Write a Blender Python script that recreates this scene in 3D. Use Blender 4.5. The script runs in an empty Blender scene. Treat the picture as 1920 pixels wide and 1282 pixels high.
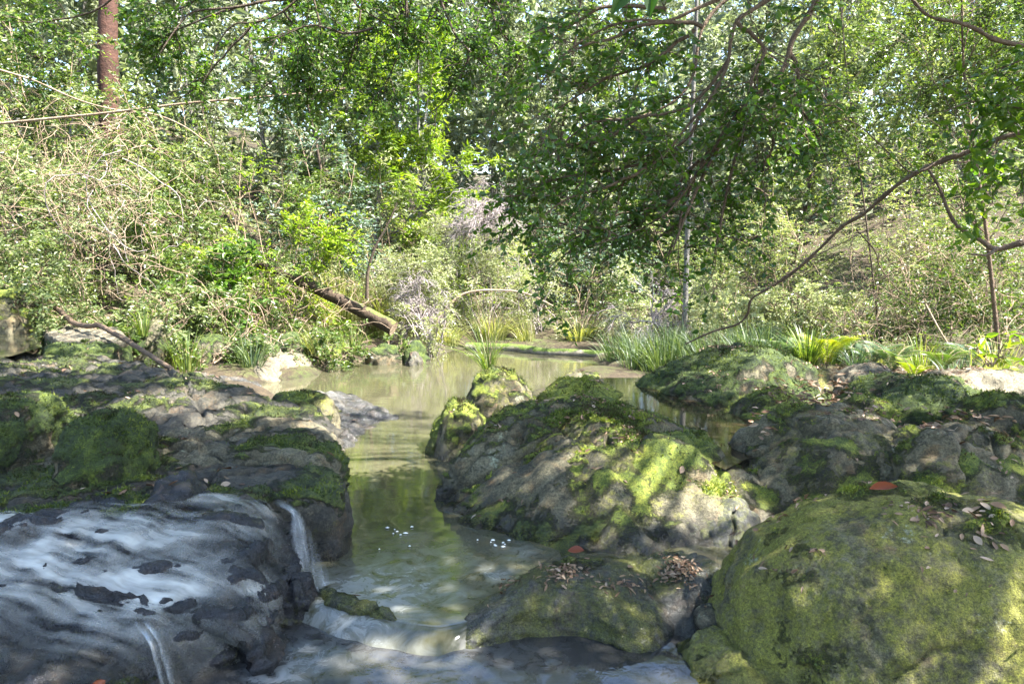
import bpy, math, random
import numpy as np
from mathutils import Vector

# ------------------------------------------------------------------ camera, sky, sun, exposure
SC = bpy.context.scene
COL = SC.collection
PITCH = math.radians(6.34); CAMZ = 1.5; F = 1450.0; CX, CY = 960.0, 641.0
cam = bpy.data.cameras.new("camera"); cam.sensor_width = 36.0; cam.lens = 36.0 * F / 1920.0
cam.clip_start = 0.02; cam.clip_end = 1000
camo = bpy.data.objects.new("camera", cam); COL.objects.link(camo)
camo.location = (0, 0, CAMZ); camo.rotation_euler = (math.pi / 2 - PITCH, 0, 0)
SC.camera = camo
SUN_EL = math.radians(55); SUN_AZ = math.radians(106)      # azimuth from +Y towards +X
S = Vector((math.sin(SUN_AZ) * math.cos(SUN_EL), math.cos(SUN_AZ) * math.cos(SUN_EL), math.sin(SUN_EL)))
W = bpy.data.worlds.new("World"); SC.world = W; W.use_nodes = True
wn = W.node_tree.nodes; wl = W.node_tree.links
sky = wn.new("ShaderNodeTexSky"); sky.sky_type = 'NISHITA'; sky.sun_disc = False
sky.sun_elevation = SUN_EL; sky.sun_rotation = SUN_AZ; sky.air_density = 1.0; sky.dust_density = 1.2
wl.new(sky.outputs[0], wn["Background"].inputs[0]); wn["Background"].inputs[1].default_value = 0.095
sl = bpy.data.lights.new("sun", 'SUN'); sl.energy = 5.0; sl.angle = math.radians(0.55); sl.color = (1.0, 0.965, 0.91)
so = bpy.data.objects.new("sun", sl); COL.objects.link(so); so.rotation_euler = S.to_track_quat('Z', 'Y').to_euler()
SC.view_settings.view_transform = 'Standard'; SC.view_settings.look = 'None'
SC.view_settings.exposure = 2.9; SC.view_settings.gamma = 1.0; SC.view_settings.use_curve_mapping = False
cy = SC.cycles
cy.max_bounces = 4; cy.diffuse_bounces = 3; cy.glossy_bounces = 2; cy.transmission_bounces = 4; cy.transparent_max_bounces = 8
cy.caustics_reflective = False; cy.caustics_refractive = False; cy.sample_clamp_indirect = 6.0
cy.use_denoising = True; cy.use_adaptive_sampling = True; cy.adaptive_threshold = .02

# ------------------------------------------------------------------ maths helpers
rs = np.random.RandomState
def ray(px, py):
    a = (px - CX) / F; b = -(py - CY) / F
    return np.array([a, math.cos(PITCH) + b * math.sin(PITCH), -math.sin(PITCH) + b * math.cos(PITCH)])
def at(px, py, z):
    d = ray(px, py); t = (z - CAMZ) / d[2]; return np.array([0, 0, CAMZ]) + d * t
def aty(px, py, Y):
    d = ray(px, py); return np.array([0, 0, CAMZ]) + d * (Y / d[1])
def nrmz(v):
    return v / np.maximum(np.linalg.norm(v, axis=-1, keepdims=True), 1e-9)
def sstep(a, b, x):
    t = np.clip((x - a) / (b - a), 0, 1); return t * t * (3 - 2 * t)
def gn(p, seed=0):
    i = np.floor(p).astype(np.int64); f = p - i; u = f * f * f * (f * (f * 6 - 15) + 10)
    out = np.zeros(p.shape[:-1])
    for dx in (0, 1):
        wx = u[..., 0] if dx else 1 - u[..., 0]
        for dy in (0, 1):
            wy = u[..., 1] if dy else 1 - u[..., 1]
            for dz in (0, 1):
                wz = u[..., 2] if dz else 1 - u[..., 2]
                h = ((i[..., 0] + dx) * 374761393 + (i[..., 1] + dy) * 668265263 + (i[..., 2] + dz) * 2246822519 + seed * 974634777) & 0xFFFFFFFF
                h = ((h ^ (h >> 13)) * 1274126177) & 0xFFFFFFFF; h = h ^ (h >> 16)
                h = (h * 2654435761) & 0xFFFFFFFF; h ^= h >> 15
                g = ((h & 1023) / 511.5 - 1) * (f[..., 0] - dx) + (((h >> 10) & 1023) / 511.5 - 1) * (f[..., 1] - dy) + (((h >> 20) & 1023) / 511.5 - 1) * (f[..., 2] - dz)
                out += wx * wy * wz * g
    return out * 1.25
def fbm(p, o=4, seed=0, gain=.5):
    a = 1.; s = 0.; t = 0.; q = np.array(p, float)
    for k in range(o):
        s = s + a * gn(q, seed + k * 17); t += a; a *= gain; q = q * 2.07 + 3.1
    return s / t

# ------------------------------------------------------------------ object helpers
def tag(o, label=None, cat=None, group=None, kind=None):
    if label: o["label"] = label
    if cat: o["category"] = cat
    if group: o["group"] = group
    if kind: o["kind"] = kind
    return o
def empty(name, loc, label, cat, group=None):
    o = bpy.data.objects.new(name, None); COL.objects.link(o); o.location = tuple(loc)
    o.empty_display_size = .1
    return tag(o, label, cat, group)
def mesh(name, V, Fc, mat, parent=None, smooth=True, rnd=None, vattr=None):
    """V (n,3) world coordinates, Fc list of int arrays (m,3) or (m,4)"""
    if not isinstance(Fc, (list, tuple)): Fc = [Fc]
    V = np.asarray(V, np.float32)
    off = np.zeros(3, np.float32)
    if parent is not None: off = np.array(parent.matrix_basis.translation, np.float32)
    me = bpy.data.meshes.new(name)
    me.vertices.add(len(V)); me.vertices.foreach_set("co", (V - off).ravel())
    Fc = [np.asarray(f, np.int32) for f in Fc if len(f)]
    idx = np.concatenate([f.ravel() for f in Fc]); tot = np.concatenate([np.full(len(f), f.shape[1], np.int32) for f in Fc])
    st = np.concatenate([[0], np.cumsum(tot)[:-1]]).astype(np.int32)
    me.loops.add(len(idx)); me.loops.foreach_set("vertex_index", idx)
    me.polygons.add(len(tot)); me.polygons.foreach_set("loop_start", st)
    me.update(calc_edges=True)
    me.polygons.foreach_set("use_smooth", np.full(len(tot), smooth, bool))
    if rnd is not None:
        me.attributes.new("rnd", 'FLOAT', 'FACE').data.foreach_set("value", np.asarray(rnd, np.float32))
    if vattr:
        for k, a in vattr.items():
            me.attributes.new(k, 'FLOAT', 'POINT').data.foreach_set("value", np.asarray(a, np.float32))
    me.materials.append(mat)
    o = bpy.data.objects.new(name, me); COL.objects.link(o)
    if parent is not None: o.parent = parent
    return o
def gridfaces(nu, nv, closed=False):
    """index [v*nu+u]"""
    uu = np.arange(nu if closed else nu - 1); vv = np.arange(nv - 1)
    u, v = np.meshgrid(uu, vv); u = u.ravel(); v = v.ravel(); u2 = (u + 1) % nu
    return np.stack([v * nu + u, v * nu + u2, (v + 1) * nu + u2, (v + 1) * nu + u], 1)

# ------------------------------------------------------------------ materials
class NG:
    def __init__(s, name):
        s.m = bpy.data.materials.new(name); s.m.use_nodes = True; s.t = s.m.node_tree; s.t.nodes.clear()
        s.out = s.t.nodes.new("ShaderNodeOutputMaterial")
    def n(s, ty, **k):
        x = s.t.nodes.new("ShaderNode" + ty)
        for a, b in k.items(): setattr(x, a, b)
        return x
    def put(s, sock, v):
        if v is None: return
        if isinstance(v, bpy.types.NodeSocket): s.t.links.new(v, sock)
        elif isinstance(v, (tuple, list)) and len(v) == 3 and sock.type == 'RGBA': sock.default_value = (*v, 1)
        else: sock.default_value = v
    def math(s, op, a, b=None, clamp=False):
        x = s.n("Math", operation=op, use_clamp=clamp); s.put(x.inputs[0], a); s.put(x.inputs[1], b); return x.outputs[0]
    def mix(s, f, a, b, bt='MIX'):
        x = s.n("Mix", data_type='RGBA', blend_type=bt); s.put(x.inputs[0], f); s.put(x.inputs[6], a); s.put(x.inputs[7], b); return x.outputs[2]
    def ramp(s, f, stops, ip='LINEAR'):
        x = s.n("ValToRGB"); r = x.color_ramp; r.interpolation = ip
        while len(r.elements) < len(stops): r.elements.new(.5)
        for e, (p, c) in zip(r.elements, stops): e.position = p; e.color = (*c, 1) if isinstance(c, (tuple, list)) else (c, c, c, 1)
        s.put(x.inputs[0], f); return x.outputs[0]
    def noise(s, sc, det=4, ro=.55, vec=None, dist=0.):
        x = s.n("TexNoise"); x.inputs["Scale"].default_value = sc; x.inputs["Detail"].default_value = det
        x.inputs["Roughness"].default_value = ro; x.inputs["Distortion"].default_value = dist
        s.put(x.inputs["Vector"], vec); return x.outputs[0]
    def pos(s): return s.n("NewGeometry").outputs["Position"]
    def attr(s, a): return s.n("Attribute", attribute_name=a).outputs["Fac"]
    def bump(s, h, st=.5, d=.02, nrm=None):
        x = s.n("Bump"); x.inputs["Strength"].default_value = st; x.inputs["Distance"].default_value = d
        s.put(x.inputs["Height"], h); s.put(x.inputs["Normal"], nrm); return x.outputs[0]
    def bsdf(s, col, rough=.6, nrm=None, spec=.5, **k):
        x = s.n("BsdfPrincipled"); s.put(x.inputs["Base Color"], col); s.put(x.inputs["Roughness"], rough)
        s.put(x.inputs["Normal"], nrm); s.put(x.inputs["Specular IOR Level"], spec)
        for a, b in k.items(): s.put(x.inputs[a.replace("_", " ")], b)
        return x.outputs[0]
    def mixs(s, f, a, b):
        x = s.n("MixShader"); s.put(x.inputs[0], f); s.t.links.new(a, x.inputs[1]); s.t.links.new(b, x.inputs[2]); return x.outputs[0]
    def end(s, sh): s.t.links.new(sh, s.out.inputs[0]); return s.m

def leaf_mat(name, cols, rough=.42, tr=.35, tcol=None, spec=.5):
    g = NG(name); r = g.attr("rnd")
    c = g.ramp(r, [(i / (len(cols) - 1), k) for i, k in enumerate(cols)])
    p = g.bsdf(c, rough, None, spec)
    t = g.n("BsdfTranslucent"); g.put(t.inputs[0], g.mix(1., c, tcol or (1.5, 1.6, .55), 'MULTIPLY'))
    return g.end(g.mixs(tr, p, t.outputs[0]))
def bark_mat(name, c1, c2, moss=0., sc=6., rough=.85):
    g = NG(name); p = g.pos(); n1 = g.noise(sc, 6, .65, p); n2 = g.noise(sc * 7, 4, .6, p)
    c = g.ramp(g.math('ADD', g.math('MULTIPLY', n1, .6), g.math('MULTIPLY', n2, .4)), [(.32, c1), (.66, c2)])
    if moss > 0:
        nz = g.n("SeparateXYZ"); g.put(nz.inputs[0], g.n("NewGeometry").outputs["Normal"])
        m = g.math('ADD', g.math('MULTIPLY', nz.outputs[2], .35), g.noise(4, 5, .6, p))
        c = g.mix(g.ramp(m, [(.75 - moss * .35, 0.), (.85 - moss * .35, 1.)]), c, g.ramp(n2, [(.3, (.035, .06, .01)), (.7, (.14, .19, .035))]))
    return g.end(g.bsdf(c, rough, g.bump(g.math('ADD', n1, n2), .8, .02), .3))

def rock_mat(name, moss=.5, tone=((.028, .026, .018), (.085, .079, .052), (.17, .158, .112)), lichen=.3, algae=.3, wet=0., mossc=((.022, .04, .005), (.1, .14, .015), (.26, .285, .038)), up=.55, seed=0.):
    g = NG(name); p0 = g.pos()
    mp = g.n("Mapping"); mp.inputs["Location"].default_value = (seed * 3.7, seed * 1.3, seed * 5.1); g.put(mp.inputs[0], p0); p = mp.outputs[0]
    nz = g.n("SeparateXYZ"); g.put(nz.inputs[0], g.n("NewGeometry").outputs["Normal"]); up_ = nz.outputs[2]
    n1 = g.noise(2.2, 5, .62, p); n2 = g.noise(11, 6, .68, p); n3 = g.noise(60, 5, .7, p); n4 = g.noise(190, 3, .65, p)
    f = g.math('ADD', g.math('MULTIPLY', n1, .35), g.math('ADD', g.math('MULTIPLY', n2, .35), g.math('MULTIPLY', n3, .3)))
    c = g.ramp(f, [(.4, tone[0]), (.5, tone[1]), (.6, tone[2])])
    # rusty and dark stains
    c = g.mix(g.ramp(g.noise(5.5, 6, .7, p, .6), [(.52, 0.), (.68, .55)]), c, (.16, .095, .04))
    c = g.mix(g.ramp(g.noise(24, 5, .75, p, .3), [(.56, 0.), (.64, .75)]), c, (.02, .02, .016))
    # yellow green algae film
    if algae > 0:
        a = g.math('ADD', g.math('MULTIPLY', g.noise(3.1, 4, .6, p, .4), .55), g.math('MULTIPLY', g.noise(33, 5, .75, p), .45))
        c = g.mix(g.ramp(a, [(.62 - algae * .22, 0.), (.74 - algae * .22, .85)]), c, g.ramp(n4, [(.3, (.075, .082, .012)), (.7, (.25, .26, .038))]))
    if lichen > 0:
        l = g.math('ADD', g.math('MULTIPLY', g.noise(4.2, 3, .5, p, .2), .6), g.math('MULTIPLY', g.noise(45, 4, .7, p), .4))
        c = g.mix(g.ramp(l, [(.66 - lichen * .1, 0.), (.7 - lichen * .1, .8)]), c, g.ramp(n3, [(.3, (.13, .145, .105)), (.7, (.34, .37, .29))]))
    # moss: grows on what faces up, broken by noise
    mm = g.math('ADD', g.attr("mossy"), g.math('ADD', g.math('MULTIPLY', g.math('SUBTRACT', n3, .5), .9), g.math('MULTIPLY', g.math('SUBTRACT', n4, .5), .5)))
    mk = g.ramp(mm, [(.38, 0.), (.62, 1.)])
    mcol = g.ramp(g.math('ADD', g.math('MULTIPLY', n2, .55), g.math('MULTIPLY', n4, .45)), [(.38, mossc[0]), (.5, mossc[1]), (.62, mossc[2])])
    c = g.mix(mk, c, mcol)
    c = g.mix(1., c, (1.06, 1.0, .84), 'MULTIPLY') if wet < .5 else c
    gr = g.noise(85, 8, .82, p); c = g.mix(1., c, g.ramp(gr, [(.36, .42), (.5, 1.), (.64, 1.75)]), 'MULTIPLY')
    wt = g.math('ADD', g.attr("wet"), wet, True)
    wt = g.math('MULTIPLY', wt, g.ramp(n2, [(.25, .75), (.6, 1.)]))
    c = g.mix(wt, c, g.mix(1., c, (.42, .42, .45), 'MULTIPLY'))
    ro = g.math('SUBTRACT', .88, g.math('MULTIPLY', wt, .72))
    b1 = g.bump(n3, .9, .016); b2 = g.bump(n4, .8, .008, b1)
    b3 = g.bump(g.math('MULTIPLY', mk, g.math('ADD', g.math('MULTIPLY', g.noise(110, 4, .8, p), 1.6), .6)), .8, .014, b2)
    m_ = g.end(g.bsdf(c, ro, b3, .5)); m_["moss"] = moss; m_["up"] = up; return m_

M = {}
M['rock_moss'] = rock_mat("mossy_rock", .52, lichen=.3, algae=.4, up=1.)
M['rock_moss_b'] = rock_mat("mossy_rock_bright", .74, lichen=.1, algae=.5, seed=2, mossc=((.03, .05, .006), (.13, .17, .02), (.3, .33, .05)))
M['rock_dry'] = rock_mat("half_mossy_rock", .34, lichen=.5, algae=.45, seed=4, up=.8)
M['rock_big'] = rock_mat("algae_boulder", .3, lichen=.4, algae=1., seed=6, up=.35, tone=((.035, .034, .018), (.095, .092, .055), (.17, .165, .115)))
M['rock_bed'] = rock_mat("bedrock", .4, lichen=.35, algae=.5, seed=5)
M['rock_lichen'] = rock_mat("lichen_rock", .42, lichen=.75, algae=.2, seed=8)
M['rock_pale'] = rock_mat("pale_bare_rock", .1, lichen=.5, algae=.1, seed=10, tone=((.055, .05, .038), (.12, .11, .085), (.2, .185, .145)))
M['rock_shelf'] = rock_mat("dark_shelf_rock", .3, lichen=.2, algae=.2, seed=12, wet=.3, up=1.3, mossc=((.012, .022, .004), (.055, .08, .01), (.15, .18, .025)), tone=((.016, .015, .013), (.05, .047, .037), (.12, .11, .085)))
M['rock_tan'] = rock_mat("dark_tan_slab_rock", .34, up=.9, mossc=((.012, .022, .004), (.055, .08, .01), (.15, .18, .025)), lichen=.3, algae=.15, seed=13, tone=((.035, .032, .022), (.09, .083, .057), (.165, .152, .11)))
M['rock_darkmoss'] = rock_mat("dark_moss_rock", .72, lichen=.05, algae=.1, seed=14, mossc=((.008, .017, .003), (.035, .06, .007), (.11, .15, .02)))
M['rock_wet'] = rock_mat("wet_black_rock", .02, lichen=0, algae=.25, seed=16, wet=.95, tone=((.012, .012, .014), (.03, .03, .033), (.06, .06, .064)))
M['rock_wetgreen'] = rock_mat("wet_algae_rock", .12, lichen=0, algae=.75, seed=18, wet=.6, tone=((.03, .03, .026), (.08, .08, .065), (.17, .165, .13)))
M['rock_grey'] = rock_mat("grey_slab_rock", .2, lichen=.5, algae=.1, seed=20, wet=.3, tone=((.035, .036, .037), (.095, .097, .1), (.18, .182, .185)))

def ground_mat():
    g = NG("forest_floor"); p = g.pos(); n1 = g.noise(1.2, 5, .6, p); n2 = g.noise(14, 6, .7, p); n3 = g.noise(70, 4, .7, p)
    c = g.ramp(g.math('ADD', g.math('MULTIPLY', n2, .5), g.math('MULTIPLY', n3, .5)), [(.33, (.018, .013, .008)), (.5, (.05, .036, .02)), (.66, (.12, .088, .05))])
    c = g.mix(g.ramp(g.math('ADD', g.math('MULTIPLY', n1, .6), g.math('MULTIPLY', n2, .4)), [(.5, 0.), (.62, .8)]), c, g.ramp(n3, [(.3, (.02, .035, .006)), (.7, (.1, .14, .025))]))
    wt = g.attr("wet"); c = g.mix(wt, c, g.mix(1., c, (.45, .45, .4), 'MULTIPLY'))
    return g.end(g.bsdf(c, g.math('SUBTRACT', .9, g.math('MULTIPLY', wt, .6)), g.bump(g.math('ADD', n2, n3), .8, .03), .35))
M['ground'] = ground_mat()

def water_mat(name, col, rough, sc=(3, 9, 1), bs=.12, bd=.02, foam=None):
    g = NG(name); p = g.pos(); mp = g.n("Mapping"); mp.inputs["Scale"].default_value = sc; mp.inputs["Rotation"].default_value = (0, 0, .35); g.put(mp.inputs[0], p)
    n1 = g.noise(1.0, 3, .5, mp.outputs[0], .5); n2 = g.noise(4.2, 3, .55, mp.outputs[0], .3)
    nb = g.bump(g.math('ADD', n1, g.math('MULTIPLY', n2, .35)), bs, bd)
    n3 = g.noise(.7, 3, .5, p)
    c = g.mix(g.ramp(n3, [(.35, 0.), (.65, 1.)]), col[0], col[1])
    if foam is not None:
        fm = g.math('MULTIPLY', g.attr("foam"), g.ramp(g.noise(foam, 6, .7, p, .8), [(.36, 0.), (.62, 1.)]))
        c = g.mix(g.math('MULTIPLY', fm, .42), c, (.45, .47, .46)); rough = g.math('ADD', rough, g.math('MULTIPLY', fm, .5))
    return g.end(g.bsdf(c, rough, nb, .5, IOR=1.6))
M['pool'] = water_mat("pool_water", ((.05, .049, .026), (.072, .067, .038)), .02, bs=.05, foam=9)
M['rockpool'] = water_mat("still_rock_pool", ((.012, .01, .006), (.03, .02, .01)), .03, bs=.03)
M['lower'] = water_mat("lower_pool_water", ((.014, .017, .02), (.045, .04, .034)), .05, sc=(6, 6, 1), bs=.16, foam=11)

def silk_mat(name, density, white=(.62, .63, .58), fx=.85, fy=-.52, across=26., along=2.2):
    """running water: clear film with white foam streaks drawn out along the flow"""
    g = NG(name); p = g.pos(); x = g.n("SeparateXYZ"); g.put(x.inputs[0], p)
    ac = g.math('ADD', g.math('MULTIPLY', x.outputs[0], -fy), g.math('MULTIPLY', x.outputs[1], fx))
    al = g.math('ADD', g.math('MULTIPLY', x.outputs[0], fx), g.math('SUBTRACT', g.math('MULTIPLY', x.outputs[1], fy), x.outputs[2]))
    wob = g.noise(3.5, 3, .5, p); ac = g.math('ADD', ac, g.math('MULTIPLY', wob, .07))
    cb = g.n("CombineXYZ"); g.put(cb.inputs[0], g.math('MULTIPLY', ac, across)); g.put(cb.inputs[1], g.math('MULTIPLY', al, along))
    n1 = g.noise(.35, 2, .5, cb.outputs[0]); n2 = g.noise(1.4, 3, .55, cb.outputs[0]); big = g.noise(5., 4, .6, p, .5)
    s_ = g.math('ADD', g.math('MULTIPLY', n1, .45), g.math('ADD', g.math('MULTIPLY', n2, .4), g.math('MULTIPLY', big, .25)))
    f = g.math('MULTIPLY', g.math('MULTIPLY', g.ramp(s_, [(.56 - density * .25, 0.), (.88 - density * .25, 1.)]), .75), g.attr("foam"))
    nb = g.bump(g.math('ADD', n1, n2), .35, .02)
    foam = g.bsdf(white, .45, nb, .4)
    gl = g.n("BsdfGlossy"); gl.inputs["Roughness"].default_value = .12; gl.inputs["Color"].default_value = (.9, .92, .95, 1); g.put(gl.inputs["Normal"], nb)
    tp = g.n("BsdfTransparent"); tp.inputs[0].default_value = (.93, .93, .9, 1)
    lw = g.n("LayerWeight"); lw.inputs[0].default_value = .25; g.put(lw.inputs["Normal"], nb)
    film = g.mixs(g.math('MULTIPLY', g.math('MULTIPLY', lw.outputs[0], .35), g.math('MINIMUM', g.attr("foam"), 1.)), tp.outputs[0], gl.outputs[0])
    return g.end(g.mixs(f, film, foam))
M['silk'] = silk_mat("running_stream_water", [0.55][0], white=(.7, .69, .62), fx=.95, fy=-.31, across=19, along=2.6)
M['fall'] = silk_mat("falling_water", .6, white=(.58, .59, .57), fx=.35, fy=-.94, across=40, along=1.3)
M['over'] = silk_mat("overflow_water", .4, white=(.4, .4, .16), fx=.5, fy=-.86, across=34, along=2)

M['bark_dark'] = bark_mat("dark_twig_bark", (.03, .022, .015), (.11, .08, .055))
M['bark_brown'] = bark_mat("brown_branch_bark", (.05, .034, .022), (.19, .13, .085))
M['bark_red'] = bark_mat("red_brown_trunk_bark", (.018, .008, .005), (.085, .038, .024), sc=4)
M['bark_grey'] = bark_mat("grey_trunk_bark", (.07, .064, .054), (.22, .205, .18))
M['bark_pale'] = bark_mat("bleached_dead_twig", (.17, .14, .13), (.36, .31, .295))
M['bark_vine'] = bark_mat("dry_vine_bark", (.13, .085, .05), (.4, .3, .21))
M['bark_moss'] = bark_mat("mossy_log_bark", (.016, .011, .007), (.075, .05, .03), moss=.12)
M['log_grey'] = bark_mat("weathered_log", (.08, .07, .05), (.27, .24, .18), moss=.45)
M['leaf_dark'] = leaf_mat("dark_glossy_leaf", [(.022, .055, .008), (.045, .095, .014), (.08, .15, .02), (.15, .22, .03)], .36, .45)
M['leaf_mid'] = leaf_mat("mid_green_leaf", [(.02, .04, .009), (.05, .088, .018), (.1, .145, .03), (.18, .22, .06)], .38, .38, spec=.5)
M['leaf_pale'] = leaf_mat("pale_grey_green_leaf", [(.04, .065, .02), (.1, .135, .05), (.18, .22, .085), (.28, .31, .14)], .38, .36, spec=.5)
M['leaf_lime'] = leaf_mat("lime_green_leaf", [(.06, .11, .008), (.12, .19, .014), (.2, .27, .02), (.3, .34, .03)], .42, .45)
M['leaf_sunlit'] = leaf_mat("sunlit_pale_leaf", [(.14, .165, .07), (.25, .28, .125), (.36, .385, .2), (.46, .47, .29)], .35, .4, (1.25, 1.3, .8))  # raised pale leaf colour stands in for the glare of full sun
M['leaf_green'] = leaf_mat("fresh_green_leaf", [(.03, .075, .008), (.06, .12, .012), (.11, .18, .016), (.2, .26, .025)], .4, .5)
M['leaf_yellow'] = leaf_mat("straw_green_leaf", [(.1, .12, .045), (.19, .215, .085), (.29, .31, .135), (.4, .4, .21)], .38, .4, (1.3, 1.4, .65))
M['leaf_blue'] = leaf_mat("blue_green_leaf", [(.03, .06, .035), (.06, .1, .065), (.11, .16, .11), (.17, .22, .16)], .45, .3)
M['leaf_far'] = leaf_mat("hazed_far_leaf", [(.05, .07, .036), (.12, .145, .078), (.21, .235, .14), (.33, .35, .23)], .45, .38, (1.2, 1.3, .8))  # paler, greyer leaf colour stands in for haze over the far trees
M['grass'] = leaf_mat("sedge_blade", [(.03, .06, .01), (.07, .12, .02), (.14, .19, .035), (.26, .28, .08)], .45, .35)
M['reed'] = leaf_mat("reed_blade", [(.028, .05, .022), (.05, .085, .034), (.085, .125, .05), (.15, .18, .085)], .5, .3)
M['grass_straw'] = leaf_mat("straw_blade", [(.1, .13, .03), (.2, .22, .07), (.32, .31, .13), (.42, .38, .2)], .5, .35)
M['fern'] = leaf_mat("fern_frond_leaf", [(.06, .1, .008), (.14, .19, .012), (.26, .29, .02), (.36, .36, .03)], .45, .5)
M['dead'] = leaf_mat("dead_leaf", [(.06, .03, .014), (.15, .085, .045), (.26, .17, .1), (.36, .27, .19)], .6, .1, (1.2, .9, .6))
M['dead_red'] = leaf_mat("rust_leaf", [(.2, .045, .012), (.28, .075, .015)], .45, .2, (1.3, .7, .3))

# ------------------------------------------------------------------ ground
def shepard(pts):
    P = np.array([p[:2] for p in pts]); Z = np.array([p[2] for p in pts])
    def f(x, y):
        q = np.stack([x, y], -1); d2 = ((q[..., None, :] - P) ** 2).sum(-1) + .003
        w = d2 ** -2.0; return (w * Z).sum(-1) / w.sum(-1)
    return f
def pz(px, py, z, zz=None):
    a = at(px, py, z); return (a[0], a[1], z if zz is None else zz)
BED = []
for q in [(700, 1080), (800, 1100), (720, 1000), (860, 1020), (900, 960), (760, 900), (860, 900), (720, 860), (790, 840), (760, 800), (820, 790), (840, 760), (760, 740),
          (640, 730), (700, 700), (600, 715), (820, 700), (900, 680), (1000, 690), (1090, 690), (1000, 668), (900, 662), (760, 685), (660, 1000), (660, 1060), (650, 940), (940, 1000)]:
    BED.append(pz(*q, 0, -.38))
for q in [(600, 1250), (800, 1270), (1000, 1250), (1150, 1260), (700, 1230), (560, 1300), (900, 1330), (1150, 1330)]: BED.append(pz(*q, -.06, -.28))
for q in [(540, 705), (590, 684), (700, 664), (790, 658), (860, 646), (960, 646), (1060, 648), (1150, 660), (1180, 678), (1170, 694), (1130, 704), (480, 690)]: BED.append(pz(*q, 0, .1))
for q in [(900, 850), (1000, 800), (1100, 900), (1300, 900), (1200, 800), (1100, 740), (1000, 760), (1250, 740), (1300, 760), (1350, 800)]: BED.append(pz(*q, .05, .1))
for q in [(1500, 760), (1560, 720), (1700, 800), (1800, 760), (1900, 720), (1480, 780), (1450, 700), (1600, 700)]: BED.append(pz(*q, .28, .27))
for q in [(1880, 1010), (1800, 970), (1950, 1000), (1240, 735), (1180, 725), (1340, 800), (1370, 830)]: BED.append(pz(*q, .2, .1))
for q in [(1250, 1150), (1100, 1050), (1200, 1000), (1600, 960)]: BED.append(pz(*q, -.02, -.2))
for q in [(1300, 950), (1340, 915), (1390, 950)]: BED.append(pz(*q, .1, .06))
for q in [(1340, 1030), (1300, 1060), (1330, 1090)]: BED.append(pz(*q, 0, -.25))
for q in [(300, 800), (100, 800), (500, 800), (300, 740), (100, 720), (300, 870), (100, 870), (500, 860), (400, 700), (-150, 800), (-150, 700), (-150, 950)]: BED.append(pz(*q, .3, .17))
for q in [(300, 655), (150, 640), (400, 655), (450, 675)]: BED.append(pz(*q, .2, .15))
for x, y in [(-6, 3), (-6, 6), (-7, 9), (5, 3), (6, 6), (7, 9)]: BED.append((x, y, .3))
for x, y in [(-3, 2.6), (-2, 2), (-4, 1), (-3.5, 3.2), (-2.2, 3.2), (-1.6, 3.), (0, .5), (3, .5), (1.6, 2), (1.5, 2.8), (1.2, 3.4), (2, 3.), (.9, 3.8), (1.4, 4.), (2, 4.2), (-2.2, 2.7), (-2.8, 2.9), (-1.8, 2.4)]: BED.append((x, y, -.3))
for x, y in [(-3, 12), (-1, 13.6), (1, 13.8), (3, 12.4), (4, 10.5), (5.5, 9)]: BED.append((x, y, .22))
_sh = shepard(BED)
def hill(x, y):
    def sp(t, k=1.2): return np.logaddexp(0, t * k) / k
    h = .5 * sp(-x - 5.2 - .22 * np.clip(9 - y, -8, 4)) * sstep(3, 10, y) + .28 * sp(x - 6.5 + .1 * (y - 9)) * sstep(4, 10, y)
    h = h + .24 * sp(y - 16)
    return 14 * (1 - np.exp(-h / 14))
def gz(x, y):
    x = np.asarray(x, float); y = np.asarray(y, float)
    w = sstep(13, 17, y); w = np.maximum(w, sstep(8, 12, np.abs(x))); w = np.maximum(w, sstep(1, -2, y))
    n = np.stack([x, y, 0 * x], -1)
    return _sh(x, y) * (1 - w) + .25 * w + hill(x, y) + .05 * fbm(n * 1.1, 3, 5) + .02 * fbm(n * 6, 3, 8) + w * .25 * fbm(n * .3, 3, 11)
def axis(segs):
    out = []
    for a, b, s in segs: out.append(np.arange(a, b, s))
    return np.concatenate(out + [[segs[-1][1]]])
gx = axis([(-90, -30, 6), (-30, -12, 1), (-12, -5, .22), (-5, 5, .06), (5, 12, .22), (12, 30, 1), (30, 90, 6)])
gy = axis([(-40, -2, 2), (-2, 2, .15), (2, 7, .055), (7, 13, .08), (13, 20, .2), (20, 40, .8), (40, 130, 5)])
GX, GY = np.meshgrid(gx, gy)
GZ = np.concatenate([gz(GX[i:i + 20], GY[i:i + 20]) for i in range(0, len(gy), 20)])
V = np.stack([GX, GY, GZ], -1).reshape(-1, 3)
o = mesh("ground", V, gridfaces(len(gx), len(gy)), M['ground'], vattr={'wet': np.clip((.07 - V[:, 2]) / .1, 0, 1)})
tag(o, "brown leaf littered forest floor and creek banks", kind="structure")

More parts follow.
